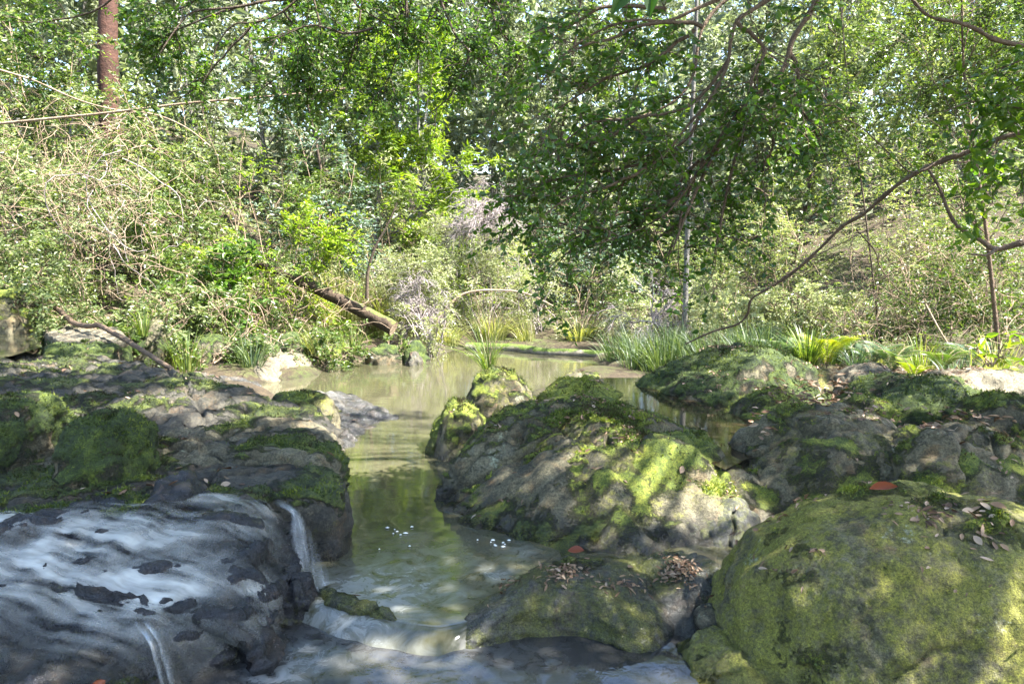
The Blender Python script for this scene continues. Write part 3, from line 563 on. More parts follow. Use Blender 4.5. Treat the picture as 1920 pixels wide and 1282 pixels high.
def sheet(name, label, left, right, mat, nu=24, nv=60, foam=1., parent=None):
    A = np.array(left); B = np.array(right); t = np.linspace(0, 1, nv)
    def ev(P):
        s = np.concatenate([[0], np.cumsum(np.linalg.norm(np.diff(P, axis=0), axis=1))]); s /= s[-1]
        k = np.stack([np.interp(t, s, P[:, i]) for i in range(3)], 1)
        for _ in range(4): k[1:-1] = .25 * k[:-2] + .5 * k[1:-1] + .25 * k[2:]
        return k
    a, b = ev(A), ev(B); u = np.linspace(0, 1, nu)
    V = a[:, None] * (1 - u)[None, :, None] + b[:, None] * u[None, :, None]
    bow = np.sin(u * math.pi)[None, :] * np.linspace(.2, 1, nv)[:, None] * .05
    V[..., 1] -= bow; V[..., 1] -= .01 * fbm(V * 25, 2, 4)
    ed = (sstep(0, .45, u) * sstep(1, .55, u))[None] * (sstep(0, .3, t) * (1 - .45 * t))[:, None] * (.55 + .6 * np.abs(fbm(np.stack([u * 9, 0 * u, 0 * u], -1), 2, 8)) * 2)[None]
    return tag(mesh(name, V.reshape(-1, 3), gridfaces(nu, nv), mat, parent, vattr={'foam': (ed * foam).ravel()}), label, kind="structure")
sheet("waterfall_water", "small white waterfall pouring from the ledge into the pool",
      [aty(500, 938, 3.72), aty(546, 962, 3.62), aty(537, 1000, 3.56), aty(536, 1045, 3.48), aty(566, 1092, 3.4), aty(606, 1140, 3.28)],
      [aty(528, 928, 3.74), aty(564, 956, 3.64), aty(592, 1008, 3.58), aty(614, 1056, 3.52), aty(636, 1095, 3.44), aty(690, 1140, 3.29)], M['fall'], foam=1.3)
for i, (lb, a, b) in enumerate([("thin white jet of water falling in front of the rock face, inner one", (277, 1188), (322, 1300)), ("thin white jet of water falling in front of the rock face, outer one", (291, 1183), (345, 1310))]):
    d = 2.62
    sheet("jet_water", lb, [aty(a[0] - 34, a[1] - 26, d + .06), aty(a[0] - 6, a[1], d), aty(a[0] + 4, a[1] + 14, d - .03), aty(a[0] + 16, a[1] + 50, d - .05), aty(b[0] - 10, b[1], d - .06)], [aty(a[0] - 20, a[1] - 34, d + .06), aty(a[0] + 4, a[1] - 4, d), aty(a[0] + 20, a[1] + 10, d - .03), aty(a[0] + 34, a[1] + 50, d - .05), aty(b[0] + 10, b[1], d - .06)], M['fall'], 9, 30, 1.0)
# foam flecks drifting on the pool
g = NG("foam_fleck"); M['fleck'] = g.end(g.bsdf((.75, .75, .72), .5))
R_ = rs(5)
for i in range(18):
    px, py = (R_.uniform(725, 780), R_.uniform(985, 1002)) if i < 7 else ((R_.uniform(915, 955), R_.uniform(1010, 1030)) if i < 13 else (R_.uniform(670, 960), R_.uniform(960, 1045)))
    c = at(px, py, .006); t = np.linspace(0, 2 * math.pi, 12, endpoint=False); r = R_.uniform(.002, .009)
    k = r * (1 + .35 * R_.uniform(-1, 1, 12)); V = np.stack([c[0] + 1.5 * k * np.cos(t), c[1] + k * np.sin(t), 0 * t + .005], 1)
    V = np.concatenate([V, V * [1, 1, 0] * .5 + .5 * c + [0, 0, .009 - c[2] * .5], [[c[0], c[1], .011]]]); j = np.arange(12); j2 = (j + 1) % 12
    tag(mesh("foam_fleck", V, [np.stack([j, j2, 12 + j2, 12 + j], 1), np.stack([12 + j, 12 + j2, 0 * j + 24], 1)], M['fleck']), "small white foam fleck drifting on the pool channel", "foam", "foam flecks on the pool")

# ------------------------------------------------------------------ plant builders
def tubes(P, R, sides=5):
    """P (B,N,3), R (B,N) -> verts, quads"""
    P = np.asarray(P, float); R = np.asarray(R, float); B, N, _ = P.shape
    T = nrmz(np.gradient(P, axis=1)); mean = nrmz(P[:, -1] - P[:, 0])
    ref = np.where((np.abs(mean[:, 2]) > .8)[:, None], np.array([1., .1, 0]), np.array([.05, .1, 1.]))[:, None, :]
    A = nrmz(np.cross(T, ref)); Bn = np.cross(T, A)
    th = np.linspace(0, 2 * math.pi, sides, endpoint=False)
    V = P[:, :, None] + R[:, :, None, None] * (np.cos(th)[:, None] * A[:, :, None] + np.sin(th)[:, None] * Bn[:, :, None])
    f = gridfaces(sides, N, True); Fc = (f[None] + (np.arange(B) * N * sides)[:, None, None]).reshape(-1, 4)
    return V.reshape(-1, 3), Fc
class Acc:
    def __init__(s): s.v = []; s.f = []; s.n = 0
    def add(s, V, Fc): s.v.append(V); s.f.append(np.asarray(Fc) + s.n); s.n += len(V); return s
    def tube(s, P, R, sides=5):
        P = np.asarray(P, float); R = np.asarray(R, float)
        if P.ndim == 2: P = P[None]; R = R[None]
        return s.add(*tubes(P, R, sides))
    def build(s, name, mat, parent=None, **k): return mesh(name, np.concatenate(s.v), np.concatenate(s.f), mat, parent, **k)
def curve(pts, n=24):
    """smooth polyline through points"""
    P = np.array(pts, float); m = len(P); t = np.linspace(0, m - 1 - 1e-6, n); i = t.astype(int); f = (t - i)[:, None]
    g_ = lambda k: P[np.clip(k, 0, m - 1)]
    a, b, c, d = g_(i - 1), g_(i), g_(i + 1), g_(i + 2)
    return .5 * (2 * b + (c - a) * f + (2 * a - 5 * b + 4 * c - d) * f ** 2 + (3 * b - 3 * c + d - a) * f ** 3)
def leaves(name, pos, d, nrm, ln, wd, mat, parent, rnd, near=False, fold=.16, droop=.12):
    d = nrmz(d); s = nrmz(np.cross(nrm, d)); nn = np.cross(d, s); n = len(pos)
    ln = np.broadcast_to(ln, n)[:, None]; wd = np.broadcast_to(wd, n)[:, None]
    if near: tm = [(0, 0, 0), (1, 0, -droop), (.26, .5, fold), (.66, .4, fold * .6), (.26, -.5, fold), (.66, -.4, fold * .6)]; fc = np.array([[0, 1, 3, 2], [0, 4, 5, 1]])
    else: tm = [(0, 0, 0), (.42, .5, fold), (1, 0, -droop), (.42, -.5, fold)]; fc = np.array([[0, 2, 1], [0, 3, 2]])
    V = np.stack([pos + d * ln * a + s * wd * b + nn * (wd * c if c > 0 else ln * c) for a, b, c in tm], 1).reshape(-1, 3)
    Fc = (fc[None] + (np.arange(n) * len(tm))[:, None, None]).reshape(-1, fc.shape[1])
    return mesh(name, V, Fc, mat, parent, smooth=False, rnd=np.repeat(rnd, 2))
def bezier_stems(base, tgt, R, n=8, rise=.6, bow=.15):
    B = len(tgt); t = np.linspace(0, 1, n)[None, :, None]; b = np.asarray(base)
    b = np.broadcast_to(b, tgt.shape)[:, None]; tg = tgt[:, None]
    mid = b + (tg - b) * np.array([1 - rise, 1 - rise, rise])[None, None] + bow * R.normal(size=(B, 1, 3)) * np.linalg.norm(tg - b, axis=-1, keepdims=True) * .5
    P = b * (1 - t) ** 2 + 2 * mid * t * (1 - t) + tg * t * t
    return P + .02 * R.normal(size=P.shape) * (t > 0) * (t < 1)
def sample(P, R, K, lo, hi=1.):
    B, N, _ = P.shape; b = R.randint(0, B, K); t = R.uniform(lo, hi, K) * (N - 1); i = np.minimum(t.astype(int), N - 2); f = (t - i)[:, None]
    return P[b, i] * (1 - f) + P[b, i + 1] * f, nrmz(P[b, i + 1] - P[b, i])
def spawn(P, R, K, L, lo=.3, hi=1., out=None, spread=.9, fwd=.5, lift=.15, droop=.3, n=5, wig=.03):
    p, tg = sample(P, R, K, lo, hi); d = fwd * tg + spread * R.normal(size=(K, 3)) * .6 + np.array([0, 0, lift])
    if out is not None: d = d + .6 * nrmz(p - out)
    d = nrmz(d); ln = (L * R.uniform(.5, 1.2, K))[:, None, None]; s = np.linspace(0, 1, n)[None, :, None]
    Q = p[:, None] + d[:, None] * s * ln + np.array([0, 0, -1.]) * droop * s * s * ln
    return Q + wig * ln * R.normal(size=Q.shape) * s
def leafset(Tw, R, per, ls, side=.9, up=.7, aspect=.5, jit=.6, hang=0., lo=.15):
    K, n, _ = Tw.shape; s = np.linspace(lo, 1, per)[None] * (n - 1) * np.ones((K, 1)) + R.uniform(-.2, .2, (K, per)); s = np.clip(s, 0, n - 1.001); i = s.astype(int); f = (s - i)[..., None]
    kk = np.arange(K)[:, None]; p = Tw[kk, i] * (1 - f) + Tw[kk, i + 1] * f; tg = nrmz(Tw[kk, i + 1] - Tw[kk, i])
    sd = nrmz(np.cross(tg, np.array([0, 0, 1.]) + .3 * R.normal(size=(K, 1, 3)))); alt = np.where(np.arange(per) % 2, 1., -1.)[None, :, None]
    d = tg * .55 + sd * alt * side + jit * .5 * R.normal(size=p.shape) + np.array([0, 0, -hang])
    nr = np.array([0, 0, up]) + jit * R.normal(size=p.shape)
    ln = ls * R.uniform(.55, 1.25, (K, per)); rnd = np.clip(.5 * R.uniform(0, 1, (K, 1)) + .5 * R.uniform(0, 1, (K, per)), 0, 1)
    return p.reshape(-1, 3), d.reshape(-1, 3), nr.reshape(-1, 3), ln.ravel(), ln.ravel() * aspect, rnd.ravel()
def clump(Tw, freq, thr, seed):
    return Tw[fbm(Tw[:, 1] * freq, 2, seed) > thr]
def taper(P, r0, r1):
    B, N, _ = P.shape; return np.broadcast_to(np.linspace(1, 0, N)[None] * (r0 - r1) + r1, (B, N))

def shrub(name, label, x, y, w, h, nleaf, ls, mat, seed, bark='bark_vine', cat="shrub", group=None, dp=None, stems=12, tw=None, aspect=.5, near=False, lean=(0, 0), droop=.4, thr=-.12, base_z=None, per=9, twigs=.3, lowfill=.15, upn=.7, thick=.012, hang=0., jit=.6):
    R = rs(seed); z = float(gz(np.array([x]), np.array([y]))[0]) if base_z is None else base_z; dp = dp or w * .8
    root = empty(name, (x, y, z - .03), label, cat, group)
    th = R.uniform(0, 2 * math.pi, stems); rr = np.sqrt(R.uniform(.05, 1, stems)); zz = R.uniform(.45, 1, stems) * (1.05 - .45 * rr ** 2)
    tg = np.array([x, y, z]) + np.stack([rr * np.cos(th) * w / 2 + lean[0] * zz, rr * np.sin(th) * dp / 2 + lean[1] * zz, zz * h], 1)
    bs = np.array([x, y, z - .05]) + np.concatenate([R.normal(size=(stems, 2)) * w * .07, np.zeros((stems, 1))], 1)
    P = bezier_stems(bs, tg, R, 8)
    c = np.array([x, y, z + h * .35]); sz = (w + h) / 2
    B2 = spawn(P, R, stems * 5, sz * .34, lowfill + .1, 1, c, .9, .5, .2, droop * .6, 6)
    K = int(nleaf / per / (1 - max(0, .5 + thr) * .9 + .05))
    allb = np.concatenate([B2, P[:, 2:]], 0) if P.shape[1] - 2 == 6 else B2
    Tw = spawn(allb, R, K, tw or sz * .16, lowfill, 1, c, 1.1, .4, .1, droop, 4)
    Tw = clump(Tw, 2.6 / sz, thr, seed)
    a = Acc().tube(P, taper(P, thick, thick * .35), 5).tube(B2[:, ::2], taper(B2[:, ::2], thick * .4, .002), 3)
    k = int(len(Tw) * twigs)
    if k: a.tube(Tw[:k, ::3], taper(Tw[:k, ::3], .0028, .0012), 3)
    a.build("stems", M[bark], root)
    p, d, nr, ln, wd, rn = leafset(Tw, R, per, ls, aspect=aspect, up=upn, hang=hang, jit=jit)
    if cat == "plant":
        for q in range(len(p)): leaves("leaf", p[q:q + 1], d[q:q + 1], nr[q:q + 1], ln[q:q + 1], wd[q:q + 1], M[mat], root, rn[q:q + 1], near)
    else: leaves("foliage", p, d, nr, ln, wd, M[mat], root, rn, near)
    return root
def tree(name, label, x, y, h, r, crowns, ls, mat, seed, bark='bark_grey', nleaf=6000, group=None, lean=(0, 0), per=9, aspect=.45, near=False, thr=-.15, droop=.4, cat="tree", tw=None, base_z=None, twigs=.4, upn=.6):
    """trunk with limbs into crown ellipsoids given as (dx,dy,z,rx,ry,rz)"""
    R = rs(seed); z = float(gz(np.array([x]), np.array([y]))[0]) if base_z is None else base_z
    root = empty(name, (x, y, z - .05), label, cat, group)
    tr = curve([(x, y, z - .1), (x + lean[0] * .3 + R.normal() * .05 * h * .2, y + lean[1] * .3, z + h * .33), (x + lean[0] * .7, y + lean[1] * .7 + R.normal() * .03 * h, z + h * .7), (x + lean[0], y + lean[1], z + h)], 26)
    Acc().tube(tr, r * (1.25 - np.linspace(0, 1, 26) ** .7 * .95), 10).build("trunk", M[bark], root)
    limbs = Acc(); foli = []
    tot = sum(c[3] * c[4] * c[5] for c in crowns) or 1
    for (dx, dy, cz, rx, ry, rz) in crowns:
        c = np.array([x + dx, y + dy, z + cz]); nl = 7
        u = nrmz(R.normal(size=(nl, 3))) * np.sqrt(R.uniform(.2, 1, (nl, 1))); tg = c + u * np.array([rx, ry, rz])
        si = np.clip(np.interp(cz - rz * .8, tr[:, 2] - z, np.arange(26)), 4, 24); b = tr[np.clip((si + R.uniform(-3, 3, nl)).astype(int), 2, 25)]
        P = bezier_stems(b, tg, R, 8, .55, .12); sz = (rx + ry + rz) / 3
        B2 = spawn(P, R, nl * 6, sz * .6, .3, 1, c, 1., .5, .1, droop * .6, 6)
        limbs.tube(P, taper(P, r * .28, r * .08), 5).tube(B2[:, ::2], taper(B2[:, ::2], r * .08, .004), 3)
        share = rx * ry * rz / tot; K = int(nleaf * share / per * 1.5)
        Tw = clump(spawn(B2, R, K, tw or sz * .25, .1, 1, c, 1.1, .4, 0, droop, 4), 2.2 / sz, thr, seed)
        k = int(len(Tw) * twigs)
        if k: limbs.tube(Tw[:k, ::3], taper(Tw[:k, ::3], .003, .0015), 3)
        foli.append(leafset(Tw, R, per, ls, aspect=aspect, up=upn))
    if limbs.v: limbs.build("branches", M[bark], root)
    if foli:
        q = [np.concatenate(k) for k in zip(*foli)]; leaves("crown", *q[:5], M[mat], root, q[5], near)
    return root
def blades(name, label, c, n, L, spread, mat, seed, w=.008, arch=.8, group=None, cat="grass", rad=.06, up=1., seeds=0, lean=(0, 0)):
    R = rs(seed); c = np.asarray(c, float); root = empty(name, c, label, cat, group)
    th = R.uniform(0, 2 * math.pi, n); N = 6; s = np.linspace(0, 1, N)[None, :, None]
    out = np.stack([np.cos(th), np.sin(th), 0 * th], 1); b = c + out * (rad * np.sqrt(R.uniform(0, 1, n)))[:, None] - [0, 0, .02]
    ln = (L * R.uniform(.5, 1.1, n))[:, None, None]; sp = (spread * R.uniform(.15, 1.1, n))[:, None, None]
    o3 = (out + np.array([lean[0], lean[1], 0]))[:, None]
    P = b[:, None] + ln * (o3 * sp * (.35 * s + .65 * s * s) + np.array([0, 0, 1.]) * up * (s - arch * sp * .62 * s ** 2.4))
    T = nrmz(np.gradient(P, axis=1)); sd = nrmz(np.cross(T, out[:, None] + .4 * R.normal(size=(n, 1, 3)))); sd = nrmz(np.cross(np.array([0, 0, 1.]), out))[:, None] * .7 + sd * .5
    wd = w * R.uniform(.6, 1.2, n)[:, None, None] * (1 - s ** 1.6 * .95)
    V = np.stack([P - sd * wd / 2, P + sd * wd / 2], 2).reshape(-1, 3)
    f = gridfaces(2, N); Fc = (f[None] + (np.arange(n) * 2 * N)[:, None, None]).reshape(-1, 4)
    mesh("blades", V, Fc, mat, root, rnd=np.repeat(R.uniform(0, 1, n), N - 1))
    if seeds:
        th = R.uniform(0, 6.28, seeds); tp = c + np.stack([np.cos(th) * L * .25, np.sin(th) * L * .25, L * R.uniform(.9, 1.35, seeds)], 1)
        Q = bezier_stems(c, tp, R, 7, .6, .05); a = Acc().tube(Q, taper(Q, .0022, .001), 3); a.build("flower_stalks", M['bark_vine'], root)
    return root
def fern(label, c, nf, L, mat, seed, group="ferns on the right bank", face=None):
    R = rs(seed); c = np.asarray(c, float); root = empty("fern", c, label, "fern", group)
    a = Acc(); ps = []
    for i in range(nf):
        th = (6.283 * i / nf + R.uniform(-.3, .3)) if face is None else face + R.uniform(-1.1, 1.1)
        o_ = np.array([math.cos(th), math.sin(th), 0]); l = L * R.uniform(.7, 1.1); s = np.linspace(0, 1, 22)[:, None]
        P = c + l * (o_ * (.22 * s + .5 * s * s) + np.array([0, 0, 1.]) * (1.15 * s - .5 * s ** 2.5)); a.tube(P, np.linspace(.004, .001, 22), 4)
        T = nrmz(np.gradient(P, axis=0)); sd = nrmz(np.cross(T, [0, 0, 1.])); nn = np.cross(sd, T)
        for sg in (1, -1):
            k = np.arange(3, 22); pl = l * .24 * np.sin(np.clip((k - 2) / 20, 0, 1) * math.pi * .92 + .22) + .01
            ps.append((P[k], sd[k] * sg + T[k] * .35, nn[k], pl, pl * .1 + .006, np.clip(R.uniform(.2, .9) + .1 * R.normal(size=len(k)), 0, 1)))
    a.build("rachis", M['bark_vine'], root); q = [np.concatenate(k) for k in zip(*ps)]
    leaves("fronds", *q[:5], mat, root, q[5], False, .05, .15); return root
def tangle(name, label, c, size, n, r, mat, seed, cat="vine", group=None, sag=.3, L=1., npt=10, parent=None):
    R = rs(seed); c = np.asarray(c, float); size = np.asarray(size, float)
    root = empty(name, (c[0], c[1], c[2] - size[2]), label, cat, group)
    p = c + R.uniform(-1, 1, (n, 3)) * size; d = nrmz(R.normal(size=(n, 3)) * [1, .7, .7]); P = [p]; ln = L * R.uniform(.3, 1.2, n)[:, None] / npt
    for k in range(npt - 1):
        d = nrmz(d + .32 * R.normal(size=(n, 3)) + np.array([0, 0, -sag * .3]) - .12 * (p - c) / size); p = p + d * ln; P.append(p)
    P = np.stack(P, 1); rr = (r * R.uniform(.4, 1.3, n))[:, None] * np.linspace(1, .45, npt)[None]
    Acc().tube(P, rr, 3).build("strands", M[mat], root); return root
def gx_(px, Y, dz=0.):
    x = (px - CX) / F * Y * 1.0; return x, Y

def gzz(x, y): return float(gz(np.array([x]), np.array([y]))[0])
def on(px, Y): return (px - CX) / F * Y, Y
def trace(pts, Y0, Y1=None, n=None):
    Y1 = Y0 if Y1 is None else Y1; k = np.linspace(Y0, Y1, len(pts)); return curve([aty(a, b, y) for (a, b), y in zip(pts, k)], n or 6 * len(pts))

# ------------------------------------------------------------------ logs and sticks
def log(name, label, cat, P, r0, r1, mat, sides=14, rough=.12, seed=1, ends=True):
    root = empty(name, P[len(P) // 2] - [0, 0, r0], label, cat)
    n = len(P); V, Fc = tubes(P[None], np.linspace(r0, r1, n)[None], sides)
    c = np.repeat(P, sides, 0); d = V - c; V = c + d * (1 + rough * 2 * fbm(V * (1.2 / r0 * .5), 3, seed)[:, None] + rough * fbm(V * (4. / r0 * .5), 2, seed + 1)[:, None])
    mesh("bark", V, Fc, mat, root)
    if ends:
        for k, nm in ((0, "cut_end"), (n - 1, "cut_end")):
            i = np.arange(sides); Q = np.concatenate([V[k * sides:(k + 1) * sides], P[k][None]]); mesh(nm, Q, np.stack([i, (i + 1) % sides, 0 * i + sides], 1), M['bark_vine'], root)
    return root
log("fallen_log", "fallen mossy tree trunk leaning down the far bank to the pool", "log", trace([(410, 462), (470, 487), (540, 516), (600, 543), (660, 574), (705, 598), (738, 616)], 11.6, 11.2, 60), .07, .11, M['bark_moss'], seed=4)
log("dead_branch", "bare brown stick propped on the flat topped stone block", "stick", trace([(93, 568), (118, 588), (140, 606), (165, 611), (186, 610), (205, 620), (235, 637), (275, 662), (322, 692)], 9.3, 6.85, 60), .033, .022, M['bark_brown'], 8, .15, 6)
log("floating_log", "long grey log lying along the far edge of the pool", "log", np.array([at(a, b, .03) for a, b in [(875, 651), (905, 652), (950, 653), (985, 657), (1020, 661), (1060, 662), (1100, 664), (1150, 668)]]), .085, .07, M['log_grey'], 10, .2, 7)
log("twig_arch", "thin arched dead branch over the bright bush behind the pool", "stick", trace([(815, 610), (850, 565), (880, 548), (930, 544), (985, 550), (1040, 575)], 12.4, 12.4, 40), .03, .012, M['bark_vine'], 6, .1, 8)
log("leaning_pole", "straight dead stick slanting across the left thicket to the dark leaves", "stick", trace([(-60, 238), (60, 226), (200, 212), (350, 194), (470, 184), (560, 176), (650, 166)], 9.0, 8.4, 40), .016, .008, M['bark_vine'], 6, .08, 9)
log("bowed_stick", "bowed pale stem arching over the vine tangle", "stick", trace([(-40, 120), (60, 150), (140, 185), (210, 205), (290, 215), (350, 240), (395, 275)], 9.0, 9.2, 40), .012, .007, M['bark_vine'], 6, .08, 10)
log("reed_stick", "bare sapling stem standing before the grassy bank", "stick", trace([(688, 560), (690, 510), (703, 465), (725, 425), (745, 380)], 11.2, 11.2, 30), .03, .01, M['bark_dark'], 6, .08, 11)
log("dry_pole", "pale fallen pole in the brown thicket behind the ferns", "stick", trace([(1735, 570), (1765, 625), (1785, 655)], 8.8, 8.6, 20), .012, .009, M['bark_vine'], 6, .05, 12)

# ------------------------------------------------------------------ overhanging trees
# openings in the canopy: where the sun comes through to the rocks and the pool
GAPS = [(*at(a, b, .3)[:2], r) for a, b, r in [(1310, 885, .26), (1150, 772, .16), (985, 760, .16), (1480, 735, .35), (1740, 955, .17), (1650, 800, .22), (1860, 770, .3), (700, 800, .4), (300, 790, .25), (470, 800, .22), (200, 720, .4), (520, 700, .5), (800, 760, .6), (1250, 690, .3), (60, 830, .15), (1400, 800, .2), (1080, 850, .16), (1560, 930, .14), (900, 770, .2), (420, 740, .3)]]
def hanging_tree(name, label, trunk, limbs, subs, nl, ls, mat, bark, seed, shade=(), group="trees leaning over the creek", twl=.22, near=True, aspect=.62, r0=.012, hang=.25, leafsh=.1, extra=None):
    R = rs(seed); root = empty(name, trunk[0], label, "tree", group)
    tp = curve(trunk, 30); Acc().tube(tp, np.linspace(.17, .09, 30), 12).build("trunk", M[bark], root)
    for P, r in limbs:
        rr = .72 * r * np.linspace(1, .35, len(P)) * (1 + .12 * R.normal(size=len(P)))
        V, Fc = tubes(P[None], rr[None], 8); mesh("limb", V, Fc, M[bark], root)
    a = Acc(); S_ = []
    for P in subs:
        Q = curve(P, 16); Q = Q + .012 * np.cumsum(R.normal(size=Q.shape), 0) * .5; S_.append(Q); a.tube(Q, np.linspace(r0, r0 * .3, 16), 6)
    S_ = np.stack(S_)
    B2 = spawn(S_, R, len(subs) * 9, twl * 1.8, .1, .95, None, 1.1, .6, .1, .22, 7); a.tube(B2, taper(B2, r0 * .32, .0018), 4)
    Al = np.concatenate([B2, S_[:, ::2][:, :7]], 0)
    Tw = clump(spawn(Al, R, int(nl / 8 * 1.25), twl, .1, 1, None, 1.1, .5, .05, .2, 5), 2.8, -.14, seed); a.tube(Tw, taper(Tw, .0026, .0011), 3)
    q = [leafset(Tw, R, 8, ls, aspect=aspect, up=.55, hang=hang * .6)]
    for (c, rad, k) in shade:
        c = np.array(c, float); st = bezier_stems(tp[-6], c + nrmz(R.normal(size=(7, 3))) * np.array(rad) * .8, R, 9, .5, .1); a.tube(st, taper(st, .02, .006), 5)
        b2 = spawn(st, R, 40, max(rad) * .55, .35, 1, c, 1., .5, .05, .3, 6); a.tube(b2[:, ::2], taper(b2[:, ::2], .008, .003), 3)
        u = nrmz(R.normal(size=(k, 3))) * R.uniform(.1, 1, (k, 1)) ** .4 * np.array(rad) + c
        dd = nrmz(R.normal(size=(k, 3))); T2 = u[:, None] + dd[:, None] * np.linspace(0, .45, 4)[None, :, None]
        T2 = clump(T2, 1.1, -.16, seed + 3); g0 = T2[:, [0, 3]] - np.array(S) * ((T2[:, [0, 3], 2] - .35) / S[2])[..., None]; keep = np.ones(len(T2), bool)
        for hx, hy, hr in GAPS: keep &= (((g0[..., 0] - hx) ** 2 + (g0[..., 1] - hy) ** 2).min(1) > ((hr + .1) * R.uniform(.9, 1.3, len(T2))) ** 2)
        T2 = T2[keep]
        q.append(leafset(T2, R, 9, leafsh, aspect=aspect, up=.9))
    a.build("branches", M[bark], root); q = [np.concatenate(k) for k in zip(*q)]
    leaves("crown", *q[:5], M[mat], root, q[5], near)
    if extra:
        S2 = np.stack([curve(P, 16) for P in extra[0]]); b2 = spawn(S2, R, len(S2) * 6, .35, .1, 1, None, 1., .6, .1, .25, 7)
        t2 = spawn(np.concatenate([b2, S2[:, ::2][:, :7]]), R, extra[2] // 7, .2, .1, 1, None, 1.1, .5, 0, .25, 5)
        Acc().tube(S2, taper(S2, .008, .003), 5).tube(b2, taper(b2, .003, .0015), 3).build("twigs", M[bark], root)
        e = leafset(t2, R, 7, extra[3], aspect=.45, up=.5, hang=.2); leaves("young_leaves", *e[:5], M[extra[1]], root, e[5], True)
    return root
Yo = 4.6
tk = [(5.6, 4.6, gzz(5.6, 4.6) - .1), (5.4, 4.7, 1.6), (5.1, 4.8, 3.2), (4.6, 4.9, 4.6), (4.2, 5., 5.4)]
limbs = [
 (np.concatenate([curve([(5.05, 4.8, 3.4), (4.0, 4.7, 3.95), aty(1640, -120, Yo), aty(1540, -20, Yo)], 14), trace([(1535, -10), (1518, 25), (1486, 75), (1474, 118), (1448, 160), (1412, 188), (1385, 218), (1352, 268), (1318, 330), (1290, 395), (1262, 465)], Yo, Yo, 60)]), .028),
 (np.concatenate([curve([(4.9, 4.85, 3.7), (3.6, 4.7, 4.0), aty(1560, -150, Yo - .2), aty(1465, -20, Yo - .2)], 14), trace([(1455, -10), (1412, 18), (1382, 40), (1370, 78), (1366, 112), (1352, 150), (1325, 195), (1290, 235), (1240, 300)], Yo - .2, Yo - .3, 50)]), .022),
 (np.concatenate([curve([(4.8, 4.9, 4.), (3.3, 4.6, 4.1), aty(1470, -190, Yo + .3)], 12), trace([(1400, -30), (1345, 15), (1318, 52), (1308, 90), (1300, 140), (1270, 185), (1210, 216), (1150, 224), (1090, 222)], Yo + .3, Yo + .2, 50)]), .02),
 (np.concatenate([curve([(5.1, 4.75, 3.2), (4.2, 4.6, 3.9), aty(1450, -220, Yo - .3)], 12), trace([(1380, -15), (1310, 15), (1250, 40), (1190, 38), (1120, 60), (1050, 110), (1010, 165)], Yo - .3, Yo - .3, 40)]), .018),
 (np.concatenate([curve([(5.45, 4.7, 1.3), (4.6, 4.75, 2.0), aty(2060, 212, 4.9)], 10), trace([(1990, 228), (1920, 247), (1850, 268), (1800, 291), (1745, 311), (1692, 340), (1650, 374), (1618, 402), (1580, 424), (1535, 468), (1482, 515), (1440, 541), (1408, 562), (1402, 588), (1382, 608), (1335, 622), (1285, 645)], 4.95, 6.6, 90)]), .028),
 (trace([(1800, 291), (1770, 296), (1735, 318), (1705, 322), (1680, 300), (1640, 262), (1610, 235), (1580, 222)], 5.1, 5.3, 40), .012),
 (np.concatenate([curve([(5.45, 4.7, 1.1), (4.5, 5.2, 1.6), aty(2050, 455, 5.6)], 10), trace([(1990, 452), (1920, 455), (1868, 467), (1838, 450), (1800, 428), (1780, 400), (1760, 350), (1735, 310)], 5.6, 5.8, 50)]), .035),
 (trace([(1868, 467), (1850, 478), (1815, 476)], 5.6, 5.5, 16), .02),
 (np.concatenate([curve([(5.3, 4.7, 2.2), (4.6, 4.6, 2.7), aty(2060, 95, 4.5)], 10), trace([(1990, 92), (1920, 86), (1865, 74), (1830, 55), (1795, 42), (1745, 32), (1715, 5), (1690, -30)], 4.5, 4.4, 40)]), .026),
 (trace([(1440, 541), (1490, 505), (1530, 480), (1590, 450), (1650, 420), (1700, 415)], 5.9, 6.3, 40), .008),
 (trace([(1605, 430), (1640, 470), (1650, 500), (1680, 540), (1720, 580), (1735, 640)], 6.2, 6.6, 40), .008)]
px_ = lambda pts, y=Yo: [aty(a, b, y) for a, b in pts]
subs = [px_([(1462, 140), (1380, 210), (1300, 330), (1250, 400), (1180, 440), (1105, 470)]), px_([(1365, 110), (1290, 190), (1200, 215), (1100, 225), (1020, 290)], Yo - .2),
        px_([(1320, 50), (1230, 45), (1150, 70), (1060, 105), (1000, 150)], Yo - .3), px_([(1350, 150), (1280, 270), (1180, 310), (1060, 325), (985, 360)], Yo - .1),
        px_([(1400, 230), (1370, 330), (1350, 410), (1340, 460), (1325, 500)], Yo + .2), px_([(1290, 350), (1200, 410), (1120, 440), (1050, 425)], Yo + .1),
        px_([(1480, 100), (1500, 150), (1495, 200), (1530, 265)], Yo), px_([(1310, 300), (1240, 380), (1150, 410), (1090, 460), (1060, 490)], Yo + .3),
        px_([(1300, 60), (1220, 120), (1130, 150), (1050, 200)], Yo - .3), px_([(1380, 40), (1430, 90), (1400, 160), (1420, 220)], Yo - .4),
        px_([(1250, 20), (1150, 10), (1080, 40), (1000, 60)], Yo - .3), px_([(1330, 280), (1290, 360), (1270, 440), (1240, 500)], Yo + .1),
        px_([(1240, 300), (1150, 350), (1080, 370), (1010, 410)], Yo - .2), px_([(1412, 190), (1450, 260), (1430, 320), (1480, 280)], Yo + .1),
        px_([(1290, 395), (1230, 440), (1160, 470), (1120, 500)], Yo + .2), px_([(1200, 216), (1130, 260), (1060, 270), (1000, 250)], Yo - .1)]
